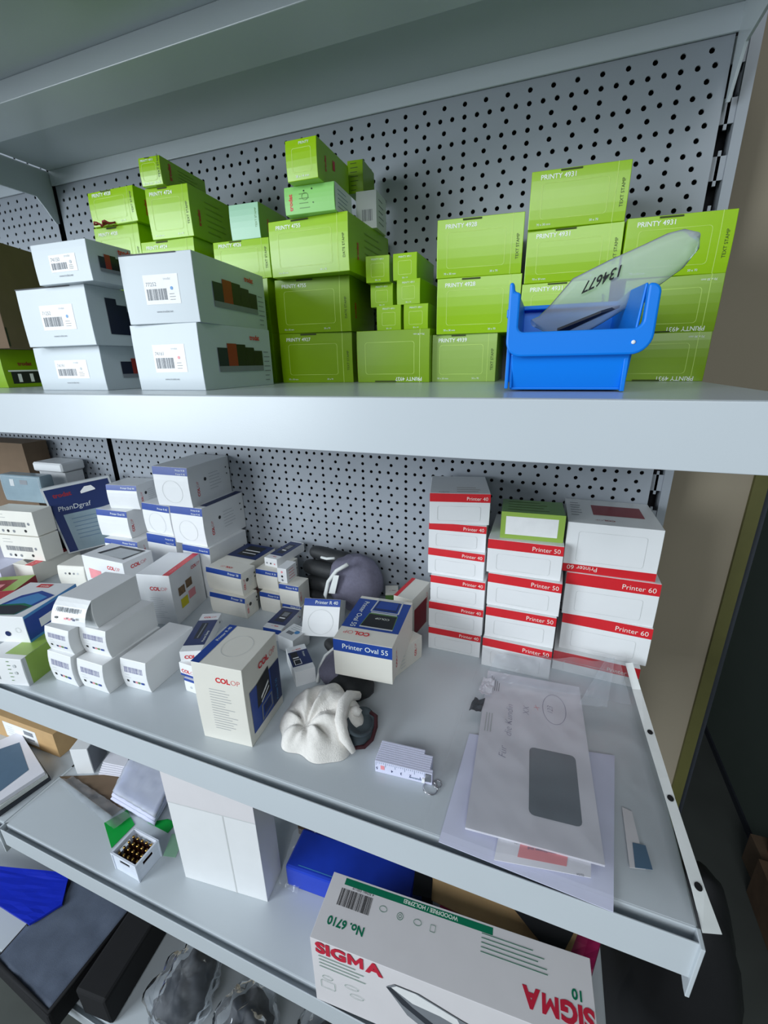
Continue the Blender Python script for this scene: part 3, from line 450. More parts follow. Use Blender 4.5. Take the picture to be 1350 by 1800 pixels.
# tall carton in front, eye-test carton, windowed carton
side = [('band', 'R', .10, .12, .98, .66, 'blue', 'picture_print'), ('band', 'R', .70, .12, .98, .66, 'navy', 'picture_print'), ('poly', 'R', [(.26, .36), (.66, .40), (.66, .72), (.30, .66)], 'black'), ('poly', 'R', [(.38, .42), (.62, .52), (.62, .555), (.38, .455)], 'label'), ('poly', 'R', [(.38, .37), (.62, .46), (.62, .48), (.38, .39)], 'label'), ('outline', 'R', [(.34, .14), (.68, .18), (.68, .36), (.36, .34)], 3, 'ink'), ('poly', 'R', [(.42, .20), (.62, .22), (.62, .32), (.44, .30)], 'navy'), ('text', 'R', 'Printer R 50', .86, .16, 4.2, 'sky', dict(rot=90)), ('logo', 'R', .40, .80, 7.5, 0)]
carton('C1', 'stamp_carton', 'cream', 'tall cream carton with red logo and fine print, foremost on the middle shelf', None, [('logo', 'F', .46, .80, 6.2, 0), ('lines', 'F', .30, .18, .80, .70, 16, 'midink'), ('band', 'T', 0, 0, .17, 1, 'blue'), ('text', 'T', 'Printer R 40', .11, .55, 4, 'wink', dict(rot=90)), ('oval', 'T', .55, .5, 17, 19, 'line')]+side, 1.2)
B['C1'] = B['C1']
carton('Q2', 'stamp_carton', 'white', 'tall white carton with red edge stripe and four colour squares on its side', None, [('logo', 'F', .35, .70, 6.4, 0), ('lines', 'F', .30, .15, .8, .55, 11, 'fine'), ('band', 'T', .80, 0, 1, 1, 'red'), ('text', 'T', 'COLOP', .93, .12, 4, 'pink', dict(rot=90)), ('band', 'R', .18, .50, .38, .66, 'brownp', 'picture_print'), ('band', 'R', .42, .54, .62, .70, 'brownp', 'picture_print'), ('band', 'R', .20, .24, .42, .42, 'yellow', 'picture_print'), ('band', 'R', .46, .30, .68, .46, 'pink', 'picture_print'), ('logo', 'R', .66, .82, 5.4, 0)], .8)
q1 = carton('Q1', 'stamp_carton', 'white', 'wide white carton with a cut-out window lid showing white content', None, [('logo', 'F', .60, .82, 6.4, 0), ('poly', 'F', [(.12, .55), (.42, .58), (.42, .74), (.12, .76)], 'pink'), ('poly', 'T', [(.18, .28), (.88, .20), (.92, .92), (.30, .92)], 'black', 'window_cutout'), ('poly', 'T', [(.27, .26), (.82, .22), (.88, .80), (.38, .80)], 'fine', 'window_cutout'), ('logo', 'R', .22, .84, 6.4, 0)], .8)
for k, lab, ft in (('C4', 'small white carton with icons, bottom of the low stack behind the tall cream carton', [('disc', 'F', .3, .4, 2, 'fine'), ('disc', 'F', .62, .4, 1.4, 'navy'), ('band', 'F', 0, .82, 1, 1, 'blue')]), ('C3', 'small white carton with red logo, middle of the low stack behind the tall cream carton', [('logo', 'F', .08, .3, 5, 0), ('band', 'F', 0, 0, 1, .18, 'blue')]), ('C2', 'small white carton with navy ruler picture on its lid, laid askew on the low stack', [('band', 'T', 0, .14, 1, .80, 'navy', 'picture_print'), ('band', 'T', .3, .3, .62, .72, 'charcoal', 'picture_print'), ('poly', 'T', [(.44, .32), (.50, .32), (.54, .7), (.48, .7)], 'ink'), ('text', 'T', 'Pocket Stamp', .88, .22, 3.2, 'wink', dict(rot=90)), ('logo', 'T', .22, .86, 3.6, 0), ('logo', 'F', .2, .3, 5, 0), ('disc', 'R', .86, .5, 1.6, 'black')])):
    carton(k, 'stamp_carton', 'white', lab, None, ft, .4, bev=.3)
# plain white cartons with bar code labels
WG = 'plain white cartons with bar code ends'
def plain(key, label, feats=None):
    f = [('bars', 'F', .14, .60, .86, .78, 'barv'), ('lines', 'F', .14, .42, .40, .52, 2, 'fine'), ('band', 'F', .16, .26, .24, .34, 'black', 'dot_print'), ('band', 'F', .40, .26, .48, .33, 'navy', 'dot_print'), ('band', 'F', .50, .26, .58, .33, 'pink', 'dot_print'), ('band', 'F', .60, .26, .68, .33, 'forest', 'dot_print'), ('band', 'F', .72, .26, .84, .33, 'blue', 'dot_print')]
    return carton(key, 'plain_carton', 'white', label, WG, f if feats is None else feats, 2.8)
plain('W4', 'plain white carton at the bottom, nearest the blue and white carton')
plain('W5', 'plain white carton at the bottom in the middle of the plain heap')
plain('W6', 'plain white carton lying alone at the bottom, closest to the tall cream carton')
plain('W3', 'plain white carton with torn flap in the middle layer, over the green-ended one')
plain('W2', 'plain white carton in the middle layer, under the open-flapped one')
o = plain('W1', 'plain white carton on top of the heap with its end flap hanging open', [('band', 'F', .02, .02, .98, .9, 'fine', 'open_end')])
x, y, z, yaw, w, d, h = B['W1']
v, f = sheet([(-w/2, -.5, h), (w/2, -.5, h), (w/2-1, -15, h-29), (-w/2+2, -19, h-27)], 4, 6, 0, 1, .6, lambda p, s, t: p+Vector((0, -3*math.sin(t*3.1), 2*math.sin(t*3.1))))
fl = mesh('end_flap', [p*.001 for p in v], f, 'white', o)
U = Vector((w*.94, 0, 0)); R0 = Vector((-w/2+1.2, -18, h-26)); DV = Vector((-.6, 17.5, 26))
def flapq(name, u0, v0, u1, v1, m): mesh(name, [(R0+U*u+DV*v2+Vector((0, -3*math.sin((1-v2)*3.1)-.5, 2*math.sin((1-v2)*3.1)+.5)))*.001 for u, v2 in ((u0, v0), (u1, v0), (u1, (v0+v1)/2), (u1, v1), (u0, v1), (u0, (v0+v1)/2))], [(0, 1, 2, 5), (5, 2, 3, 4)], m, fl)
for k in range(14): flapq('barcode_print', .14+k*.052, .42, .14+k*.052+.02+.012*(k % 3), .60, 'ink')
for u, mm_ in ((.12, 'black'), (.42, 'pink'), (.55, 'pink'), (.70, 'navy')): flapq('dot_print', u, .14, u+.09, .22, mm_)
# blue and white carton, green carton below it
carton('E2', 'stamp_carton', 'white', 'white and green carton at the shelf edge under the blue and white one', None, [('band', 'R', .10, 0, .98, 1, 'pale'), ('band', 'R', .02, 0, .10, 1, 'fine'), ('band', 'T', .45, .15, 1, 1, 'pale'), ('text', 'T', 'trodat', .05, .55, 4, 'red', dict(bold=.03)), ('bars', 'F', .1, .2, .35, .4, 'ink'), ('lines', 'F', .1, .6, .5, .8, 3, 'ink'), ('lines', 'F', .62, .2, .72, .9, 6, 'forest'), ('disc', 'F', .8, .75, 2.4, 'fine'), ('disc', 'F', .8, .5, 2.4, 'fine')], .8)
carton('E1', 'stamp_carton', 'white', 'white and blue carton with a dark window picture on its lid, on the green-ended one', None, [('poly', 'T', [(.10, .06), (.80, .06), (.95, .62), (.55, .74), (.30, .58)], 'blue'), ('poly', 'T', [(.20, .10), (.74, .10), (.86, .56), (.56, .66), (.36, .50)], 'sky'), ('poly', 'T', [(.10, .02), (.78, .05), (.86, .30), (.62, .36), (.2, .30)], 'dgreen'), ('poly', 'T', [(.12, .03), (.76, .06), (.82, .27), (.6, .31), (.2, .26)], 'charcoal'), ('band', 'T', .30, .84, .58, .95, 'red'), ('text', 'T', 'trodat', .36, .87, 4, 'wink', dict(bold=.03)), ('band', 'R', 0, 0, 1, 1, 'sky'), ('band', 'R', 0, .1, .98, .9, 'blue'), ('band', 'R', .22, .3, .62, .62, 'label', 'paper_label'), ('disc', 'F', .62, .35, 4, 'navy'), ('oval', 'F', .84, .5, 4, 4, 'line')], .6)
# back corner
carton('D1', 'stamp_carton', 'cream', 'long cream carton with red stripe and dark window along its lid', None, [('band', 'T', .62, 0, 1, 1, 'red'), ('text', 'T', 'COLOP e-mark', .92, .06, 8, 'pink', dict(rot=90)), ('poly', 'T', [(.08, .18), (.56, .08), (.56, .84), (.2, .92)], 'black', 'window_cutout')], .5)
carton('D2', 'plain_carton', 'cream', 'small rounded cream carton with a row of icons beside the windowed lid carton', None, [('lines', 'F', .2, .86, .85, .9, 1, 'label'), ('disc', 'F', .3, .68, 2, 'ink'), ('disc', 'F', .45, .68, 2.4, 'black'), ('disc', 'F', .6, .68, 2, 'ink'), ('disc', 'F', .74, .68, 2, 'fine')], 3, bev=2)
hp = [('band', 'F', .03, .02, .97, .97, 'navy', 'picture_print'), ('band', 'F', .16, .02, .95, .58, 'grpk', 'picture_print'), ('text', 'F', 'trodat', .12, .84, 9, 'dred', dict(bold=.03)), ('text', 'F', 'PhanDgraf', .12, .64, 10, 'fine', dict(shear=.15)), ('poly', 'F', [(.52, .86), (.60, .92), (.70, .92), (.74, .87), (.74, .85), (.52, .83)], 'label', 'hang_hole'), ('lines', 'F', .25, .2, .8, .5, 6, 'slate')]
carton('D3', 'hanging_pack', 'fine', 'navy hanging pack with a euro hole and clear front leaning on the panel joint', None, hp, 0, roll=-7, cat='package')
B['D4'] = (-178, -112, -549.6, 4, 112, 26, 56)
carton('D4', 'clear_case', 'grpk', 'grey translucent plastic case standing on two cream cartons', None, [('frame', 'F', .04, .05, .96, .95, 'fine'), ('band', 'F', .25, .6, .35, .85, 'fine'), ('band', 'F', .5, .68, .68, .84, 'ink')], 1.5, bev=3, cat='case')
o = carton('D5', 'lidded_carton', 'white', 'white carton with a thick white lid behind the navy hanging pack', None, [], 0, box=(-172, -52, -690, 2, 76, 40, 190))
mesh('lid', *boxv(-.042, .043, -.008, .044, .1915, .211), 'white', o).modifiers.new('bevel', 'BEVEL').width = .003
for k, (zz, lab) in enumerate(((-651.9, 'cream carton with bar code, lower of two stacked in the far corner'), (-601, 'cream carton with bar code, upper of two under the translucent case'))):
    carton(None, 'plain_carton', 'cream', lab, 'two cream bar code cartons in the corner', [('lines', 'F', .12, .72, .4, .85, 2, 'ink'), ('bars', 'F', .15, .36, .78, .56, 'ink'), ('disc', 'F', .85, .5, 3, 'ink'), ('disc', 'F', .2, .16, 3, 'ink'), ('disc', 'F', .32, .16, 3, 'black'), ('disc', 'F', .46, .16, 3, 'ink'), ('disc', 'F', .74, .2, 3, 'black'), ('bars', 'L', .2, .3, .7, .8, 'navy')], .4, box=(-148+k*-4, -160+k*2, zz, 8, 104, 40, 50))
carton(None, 'flat_packet', 'bpaper', 'flat white packet under the two cream bar code cartons', None, [('lines', 'T', .4, .1, .7, .3, 2, 'slate')], 0, box=(-205, -215, -690, 8, 120, 120, 37), cat='packet')
carton(None, 'blue_pack', 'blue', 'blue and black upright pack between the cream cartons and the hanging pack', None, [('poly', 'F', [(.5, 0), (1, 0), (1, .5), (.55, .45)], 'black')], 0, box=(-138, -98, -651.5, 6, 46, 10, 80), cat='package')
carton(None, 'maroon_packet', 'dred', 'maroon and green packet lying askew at the picture edge', None, [('band', 'T', 0, .75, 1, 1, 'pale'), ('band', 'T', .8, 0, 1, 1, 'pale'), ('band', 'T', .2, .15, .7, .45, 'pink')], 0, box=(-100, -262, -690, 28, 105, 60, 26), cat='packet')

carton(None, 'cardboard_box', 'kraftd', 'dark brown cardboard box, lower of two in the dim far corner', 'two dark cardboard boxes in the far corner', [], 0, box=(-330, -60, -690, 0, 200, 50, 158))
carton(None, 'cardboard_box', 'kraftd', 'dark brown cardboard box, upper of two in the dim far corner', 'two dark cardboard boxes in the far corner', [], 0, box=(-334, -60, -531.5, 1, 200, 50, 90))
# ------------------------------------------------------------------ gloves
def blob(name, c, r, m, parent, amp=3, fr=18, seg=20, cut=None):
    vs = []; fs = []; n = seg; mrow = seg//2
    for j in range(mrow+1):
        t = math.pi*j/mrow
        for i in range(n):
            a = 2*math.pi*i/n; d = Vector((math.sin(t)*math.cos(a), math.sin(t)*math.sin(a), math.cos(t))); p = Vector(c)+Vector((d.x*r[0], d.y*r[1], d.z*r[2]))
            p += d*(amp*noise.noise(p/fr)+amp*.5*noise.noise(p/fr*2.3)); p.z = max(p.z, -689.4) if c[2] < -500 and c[2] > -800 else p.z; vs.append(V(*p))
    for j in range(mrow):
        for i in range(n): fs.append((j*n+i, j*n+(i+1) % n, (j+1)*n+(i+1) % n, (j+1)*n+i))
    return mesh(name, vs, fs, m, parent, True)
def finger(name, path, r, m, parent):
    P = [Vector(p) for p in path]; t = P[-1]-P[-2]; t.normalize(); Q = list(P); R = list(r)
    for k in range(1, 5): a = k*math.pi/8*.98; Q.append(P[-1]+t*r[-1]*math.sin(a)); R.append(r[-1]*math.cos(a))
    v, f = tube(Q, R, 12); o = mesh(name, [V(*p) for p in v], f, m, parent, True); s = o.modifiers.new('smooth', 'SUBSURF'); s.levels = s.render_levels = 1; return o
g = empty('work_glove'); tag(g, 'grey work glove with black rubber fingers leaning against the perforated panel', 'glove', 'work gloves')
blob('palm', (531, -60, -638), (47, 40, 49), 'grey', g, 5, 30, 28)
for z0, z1, y, xe, rr in ((-604, -600, -46, 440, 13), (-625, -623, -58, 434, 15), (-648, -649, -63, 438, 14.5), (-671, -672, -66, 434, 14)):
    finger('finger', [(520, y, z0), (497, y-3, z0-1), (468, y-2, z1), (xe+12, y, z1)], [rr*1.05, rr*1.05, rr, rr*.92], 'rubber', g)
def rim(P, r, m, parent, name='cuff_trim'):
    v, f = tube(P, r, 8); return mesh(name, [V(*p) for p in v], f, m, parent, True)
rim([(534, -92, -590), (516, -97, -602), (502, -100, -622), (496, -102, -645), (497, -101, -668), (503, -96, -682)], 3.2, 'trim', g)
rim([(508, -86, -586), (494, -86, -589), (482, -82, -590)], 2.2, 'trim', g)
v, f = sheet([(503, -103, -640), (515, -105, -638), (523, -103, -606), (513, -101, -608)], 2, 3, 0, 1, 1); mesh('label_tab', [V(*p) for p in v], f, 'trim', g)
g = empty('work_glove'); tag(g, 'dark grey work glove with pale trim squashed under the carton with blue lid', 'glove', 'work gloves')
blob('palm', (583, -222, -676), (30, 32, 20), 'grey', g, 3, 20, 24); blob('folded_cuff', (606, -243, -678), (30, 24, 16), 'rubber', g, 3, 20, 24)
finger('finger', [(570, -196, -678), (556, -188, -674), (545, -184, -672)], [11, 11, 9], 'rubber', g); finger('finger', [(580, -194, -672), (566, -182, -668), (556, -178, -668)], [10, 10, 8], 'rubber', g)
rim([(556, -244, -688), (550, -228, -680), (552, -212, -670), (562, -200, -662), (576, -196, -658)], 2, 'trim', g)
# white knitted glove, crumpled
g = empty('knit_glove'); tag(g, 'crumpled white knitted glove with dark lining in front of the dark glove', 'glove')
cx, cy = 596, -304; vs = []; fs = []; na, nr = 96, 26; pin = Vector((588, -326, 0))
for j in range(nr+1):
    for i in range(na):
        a = 2*math.pi*i/na; t = j/nr; rb = 47+5*math.sin(a+2.4)+3*math.sin(5*a)+2*math.sin(9*a+1)+7*math.exp(-((a-3.35)/.3)**2)
        p = Vector((cx+rb*t*math.cos(a)*1.03, cy+rb*t*math.sin(a)*.95, 0)); q = p-pin; q.z = 0; d = q.length; ph = math.atan2(q.y, q.x)
        up = .62+.38*max(0, math.sin(a)*t+.35)
        z = 47*up*max(0, 1-t**2.6)**.62-9*math.exp(-(d/9)**2)
        z += (12*(abs(math.sin(3.5*ph+.02*d))-.55)+5*(abs(math.sin(5.5*ph+1-.02*d))-.5))*math.exp(-((d-22)/18)**2)*(1-t**5)+1.2*noise.noise(p/9)*(1-t**4)
        p.z = -689.6+max(0, z); vs.append(V(*p))
for j in range(nr):
    for i in range(na): fs.append((j*na+i, j*na+(i+1) % na, (j+1)*na+(i+1) % na, (j+1)*na+i))
o = mesh('glove_back', vs, fs, 'knit', g, True); s = o.modifiers.new('smooth', 'SUBSURF'); s.levels = s.render_levels = 1
# lining opening: dished grey fabric, rolled white cuff, maroon binding
vs = []; fs = []
for j in range(7):
    for i in range(24):
        a = 2*math.pi*i/24; r = j/6; p = Vector((640+15*r*math.cos(a)+3, -300+24*r*math.sin(a), -672-9*(1-r*r)+7*r*math.cos(a+2.6))); vs.append(V(*p))
for j in range(6):
    for i in range(24): fs.append((j*24+i, j*24+(i+1) % 24, (j+1)*24+(i+1) % 24, (j+1)*24+i))
o = mesh('lining', vs, fs, 'liner', g, True); o.modifiers.new('thick', 'SOLIDIFY').thickness = .003
blob('lining_skirt', (640, -300, -684), (18, 26, 10), 'liner', g, 1.5, 12, 20)
rim([(628, -272, -664), (622, -284, -656), (622, -300, -654), (626, -316, -660), (636, -328, -670), (648, -332, -682)], [5, 6.5, 7, 7, 6, 3], 'knit', g, 'rolled_cuff')
rim([(630, -296, -664), (636, -298, -661), (642, -298, -663)], [4.5, 5.5, 4], 'knit', g, 'thumb_tuck')
rim([(648, -284, -672), (656, -287, -672), (660, -298, -676), (660, -310, -682), (655, -320, -684), (646, -324, -684)], 2.2, 'maroon', g, 'maroon_binding')

# ------------------------------------------------------------------ folding rule with key ring
r0 = empty('folding_rule', V(703, -337, -689.9), 4); tag(r0, 'white folding rule with key ring lying at the front of the middle shelf', 'folding rule')
for k in range(10):
    y = k*2.65; L = 56 if k < 8 else 47
    MB().box(-28, -28+L+(3 if k < 2 else 0), y, y+2.45, 0, 14.6).mm().build('rule_section', 'bpaper', r0, .4)
def onrule(s, x, z, sz, m='slate', rot=180): P, F, _ = text2(s, x, z, sz, rot, .01, 'c'); mesh('lettering', [Vector((a, -.25, b))*.001 for a, b in P], F, m, r0)
for s, x in (('5', -26), ('4', -10), ('3', -.5), ('2', 9), ('1', 19)): onrule(s, x, 7, 3.2, 'navy')
onrule('GERMANY', 14.5, 5, 2.2)
for k in range(28): x = -27+k*2; mesh('graduation_mark', [Vector(p)*.001 for p in ((x, -.2, 14.2), (x+.3, -.2, 14.2), (x+.3, -.2, 12 if k % 5 else 9), (x, -.2, 12 if k % 5 else 9))], [(0, 1, 2, 3)], 'slate', r0)
MB().box(-22, -18, -.3, 0, 5, 10).mm().build('logo_print', 'pink', r0); MB().box(24, 30, -.8, .1, 4, 14).mm().build('steel_clasp', 'steel', r0, .3)
v, f = tube([(30+7*math.cos(a), -4+7*math.sin(a), 1.2+.6*math.sin(2*a)) for a in [k*math.pi/10 for k in range(21)]], .7, 6); mesh('key_ring', [p*.001 for p in v], f, 'steel', r0, True)
v, f = tube([(36+4*math.cos(a), 2+4*math.sin(a), 1.1) for a in [k*math.pi/8 for k in range(17)]], .6, 6); mesh('key_ring', [p*.001 for p in v], f, 'steel', r0, True)
MB().box(21, 24, -2.4, -.2, 3, 8).mm().build('ring_tab', 'label', r0, .3)

# ------------------------------------------------------------------ papers in a plastic sleeve
def slab(name, c, th, m, label, cat, group=None, amp=0, nu=6, nv=14, fn=None):
    v, f = sheet(c, nu, nv, amp, 40, th, fn); return tag(mesh(name, [V(*p) for p in v], f, m), label, cat, group)
sag = lambda p, s, t: p+Vector((0, 0, -max(0, -378-p.y)*.09))
slab('paper_sheet', [(753, -386, -687.2), (889, -391, -687.2), (906, -240, -686.5), (758, -262, -686.5)], .6, 'bpaper', 'bluish white sheet lowest in the plastic sleeve, reaching over the shelf edge', 'paper', fn=sag)
fm_ = slab('printed_form', [(800, -387, -683.4), (874, -375, -683.4), (880, -290, -683.4), (806, -302, -683.4)], .6, 'paper', 'white form with pink stripe peeping out below the window envelope', 'form', fn=sag)
def quadon(parent, name, c, m): mesh(name, [V(*p) for p in c], [(0, 1, 2, 3)], m, parent)
zf = -683.35
quadon(fm_, 'pink_panel', [(818, -379, zf+.25), (856, -373, zf+.25), (858, -358, zf+.25), (820, -364, zf+.25)], 'pink')
P, F, _ = text2('ausgeschlossen sind', 0, 0, 2.3, 0, .01, 'c'); ux = Vector((.987, .16, 0)); uy = Vector((-.16, .987, 0))
def txt(parent, P, org, ux, uy, m, F, name='lettering'): mesh(name, [V(*(Vector(org)+ux*x+uy*y)) for x, y in P], F, m, parent)
txt(fm_, P, (838, -366, zf+.5), -ux, -uy, 'slate', F)
P2, F2, _ = text2('(sonst Einspruch)', 0, 0, 2, 0, 0, 'c'); txt(fm_, P2, (824, -366, zf+.2), -ux, -uy, 'ink', F2)
P2, F2, _ = text2('02/04', 0, 0, 1.8, 0, 0, 'c'); txt(fm_, P2, (866, -375, zf+.2), -ux, -uy, 'ink', F2)
ev = [Vector(p) for p in ((773, -371, -681), (885, -363, -681), (875, -151, -680), (764, -157, -680))]
en = slab('window_envelope', [tuple(p) for p in ev], 2.2, 'paper', 'white torn window envelope with pencil writing inside the plastic sleeve', 'envelope')
eu = (ev[1]-ev[0]).normalized(); evv = (ev[3]-ev[0]).normalized()
def epos(x, y, dz=.3): p = ev[0]+eu*x+evv*y; return (p.x, p.y, p.z+dz)
RR = rrect(53, 27, 98, 103, 5); mesh('envelope_window', [V(*epos(x, y)) for x, y in RR], [tuple(range(len(RR)))], 'win', en)
ep = lambda P: [V(*epos(x, y, .45)) for x, y in P]
for s, x, y, sz, sh in (('Für', 30, 82, 8, .3), ('die Kundin', 34, 112, 8, .3), ('XX', 52, 148, 7, .2)):
    P, F, _ = text2(s, x, y, sz, 90, -.02, 'l', sh); mesh('handwriting_lettering', ep(P), F, 'handp', en)
P, F, _ = text2('X', 62, 158, 6, 70, -.01, 'l', .3); mesh('handwriting_lettering', ep(P), F, 'pink', en)
P, F = ring([(80+13*math.cos(k*math.pi/16), 165+24*math.sin(k*math.pi/16)) for k in range(32)], .5); mesh('pencil_oval', ep(P), F, 'handp', en)
P, F, _ = text2('123', 78, 158, 6, 90, -.02, 'l', .3); mesh('handwriting_lettering', ep(P), F, 'handp', en)
for k in range(5):
    P = [(6+k*2.4, 178), (6.7+k*2.4, 178), (6.7+k*2.4, 205-3*k), (6+k*2.4, 205-3*k)]; mesh('small_print', ep(P), [(0, 1, 2, 3)], 'ink', en)
for k in range(3): P = [(5+k*3, 112), (6.2+k*3, 112), (6.2+k*3, 140), (5+k*3, 140)]; mesh('small_print', ep(P), [(0, 1, 2, 3)], 'fine', en)
v, f = sheet([(758, -205, -679), (774, -204, -679), (775, -178, -677), (761, -176, -678)], 6, 6, 7, 9, .4); mesh('torn_edge', [V(*p) for p in v], f, 'paper', en)
v, f = sheet([(752, -232, -682), (766, -232, -682), (768, -214, -680), (756, -214, -681)], 5, 5, 8, 9, .4); mesh('torn_edge', [V(*p) for p in v], f, 'charcoal', en)
slab('torn_label', [(905, -353, -687.8), (917, -350, -687.8), (914, -300, -687.8), (906, -298, -687.8)], .5, 'card', 'torn strip of pale paper beside the punched edge of the sleeve', 'paper scrap')
slab('blue_scrap', [(909, -352, -687), (922, -349, -687), (920, -330, -687), (910, -331, -687)], .5, 'teal', 'small dark blue paper scrap near the punched edge of the sleeve', 'paper scrap')
sl = empty('plastic_sleeve'); tag(sl, 'clear punched plastic sleeve full of papers at the shelf end', 'plastic sleeve')
def lift(p, s, t):
    e = max(0, t-.72)/.28; p = p+Vector((0, 0, 34*e*e*(.5+.5*s)))
    return p+Vector((0, 0, .7*noise.noise(p/22)+1.2*noise.noise(Vector((p.x/30+p.y/30, 0, 0))*6)))+Vector((0, 0, -max(0, -382-p.y)*.2))
v, f = sheet([(739, -391, -674.5), (944, -389, -676.5), (926, -122, -676), (752, -128, -675)], 44, 54, 0, 1, 0, lift); mesh('sleeve_film', [V(*p) for p in v], f, 'sleeve', sl, True)
# creased fan of film standing up against the lowest cartons
crk = lambda p, s, t: p+Vector((0, -1.5*abs(noise.noise(Vector((s*9-t*2, t*1.5, 0))))*3, 3*noise.noise(Vector((s*7, t*2, 5)))*t))
v, f = sheet([(764, -176, -677), (930, -168, -676), (918, -129, -646), (772, -149, -657)], 36, 14, 0, 1, 0, crk); mesh('film_crease', [V(*p) for p in v], f, 'film', sl)
v, f = sheet([(872, -190, -674), (902, -186, -674), (912, -131, -643), (902, -132, -645)], 6, 12, 4, 8); mesh('film_crease', [V(*p) for p in v], f, 'film', sl)
# punched strip with three holes
SP = [(944.5, -389.5, -679), (943, -362, -674), (940, -289, -673), (936, -212, -672), (932, -150, -668), (925, -126, -650)]
SQ = [(957, -386, -679), (952, -361, -673), (948, -289, -672), (945, -212, -671), (941, -150, -666), (933, -125, -648)]
vs = [V(*p) for q in zip(SP, SQ) for p in q]; fs = [(2*i, 2*i+1, 2*i+3, 2*i+2) for i in range(5)]
o = mesh('punched_strip', vs, fs, 'trim', sl); mo = o.modifiers.new('thick', 'SOLIDIFY'); mo.thickness = .0006; mo.offset = 1
for x, y, z in ((947.6, -362, -673), (944, -289, -672), (940.6, -212, -671)):
    v, f = lathe([(2.6, 0), (2.6, .5)], 16); mesh('punch_hole', [V(x+p.x, y+p.y*1.25, z+.45+p.z) for p in v], f, 'dark', sl)
# ------------------------------------------------------------------ lower shelf
L = -1075
carton(None, 'cardboard_box', 'kraftl', 'long brown cardboard box with a white address label at the back of the lower shelf', None, [('poly', 'F', [(.50, .12), (.82, .12), (.82, .78), (.50, .78)], 'label', 'paper_label'), ('lines', 'F', .53, .3, .62, .6, 4, 'fine'), ('band', 'F', .70, .5, .79, .68, 'ink', 'small_print'), ('band', 'F', .72, .3, .79, .38, 'ink', 'small_print')], 0, box=(-262, -236, L, 1, 330, 190, 62))
carton(None, 'small_carton', 'white', 'small white carton with its shaded open side painted grey next to the long brown box', None, [('band', 'R', .04, .02, .98, .97, 'ink', 'open_side')], .6, box=(-8, -242, L, 22, 34, 48, 64))  # shade of the right side is put in as a grey band
for k in range(7):
    slab('envelope', [(22+k, -238+2*k, L+2.6+4.2*k), (92+k, -222+k, L+2.6+4.2*k), (74, -150, L+2.6+4.2*k), (8, -166, L+2.6+4.2*k)], 2.4, 'paper', ('lowest', 'second', 'third', 'middle', 'fifth', 'sixth', 'topmost')[k]+' white envelope of the small stack behind the brown board', 'envelope', 'white envelopes stacked on the lower shelf')
slab('brown_board', [(-50, -266, L+3), (125, -289, L+3), (132, -262, L+3), (60, -222, L+3)], 2, 'kraftd', 'flat dark brown board lying on the lower shelf', 'cardboard')
slab('green_card', [(122, -303, L+1.2), (174, -330, L+1.2), (177, -286, L+1.2), (140, -270, L+1.2)], .8, 'emer', 'bright green card partly under the clear bag by the bottle crate', 'card')
slab('green_strip', [(196, -275, L+1.2), (246, -277, L+1.2), (246, -258, L+1.2), (226, -258, L+1.2)], .8, 'emer', 'green card strip near the tall white box', 'card')
slab('mint_card_piece', [(268, -309, L+1.2), (290, -304, L+1.2), (276, -268, L+1.2), (254, -276, L+1.2)], .8, 'mint', 'pale mint card touching the foot of the tall white box', 'card')
v, f = sheet([(-42, -276, L+4.5), (152, -307, L+4.5), (162, -278, L+4.5), (-20, -258, L+5)], 30, 10, 5, 14); tag(mesh('clear_bag', [V(*p) for p in v], f, 'film', None, True), 'empty clear plastic bag on the brown board and green card', 'plastic bag')
po = empty('mailer_pouch'); tag(po, 'folded bluish bubble mailer stack standing between papers and the tall box', 'mailer')
for k in range(3):
    v, f = sheet([(96+3*k, -268+2*k, L+6+9*k), (214+2*k, -276+k, L+6.5+9*k), (196, -196, L+18+10*k), (80, -206, L+18+10*k)], 14, 10, 4, 9, 5); mesh('pouch', [V(*p) for p in v], f, 'bpaper' if k < 2 else 'pouch', po, True)
# bottle crate
cr = empty('bottle_crate', V(238, -330, L+.3), -2); tag(cr, 'tiny white toy crate of brown bottles on the lower shelf', 'crate')
mb = MB(); w2, d2, hh = 27, 21, 38
for x0, x1, y0, y1 in ((-w2, w2, -d2, -d2+1.6), (-w2, w2, d2-1.6, d2), (-w2, -w2+1.6, -d2, d2), (w2-1.6, w2, -d2, d2)):
    mb.box(x0, x1, y0, y1, 1, 22).box(x0, x1, y0, y1, 29, hh)
    L_ = (x1-x0 > y1-y0)
    if L_: mb.box(x0, x0+16, y0, y1, 22, 29).box(x1-16, x1, y0, y1, 22, 29)
    else: mb.box(x0, x1, y0, y0+12, 22, 29).box(x0, x1, y1-12, y1, 22, 29)
mb.box(-w2, w2, -d2, d2, 0, 1.6).box(-w2-1.5, w2+1.5, -d2-1.5, -d2, hh-3, hh).box(-w2-1.5, w2+1.5, d2, d2+1.5, hh-3, hh).box(-w2-1.5, -w2, -d2, d2, hh-3, hh).box(w2, w2+1.5, -d2, d2, hh-3, hh)
for sx in (-1, 1):
    for sy in (-1, 1): mb.box(sx*w2-1.2, sx*w2+1.2, sy*d2-1.2, sy*d2+1.2, 0, hh-3)
mb.mm().build('crate_body', 'crate', cr, .4)
bt0 = None
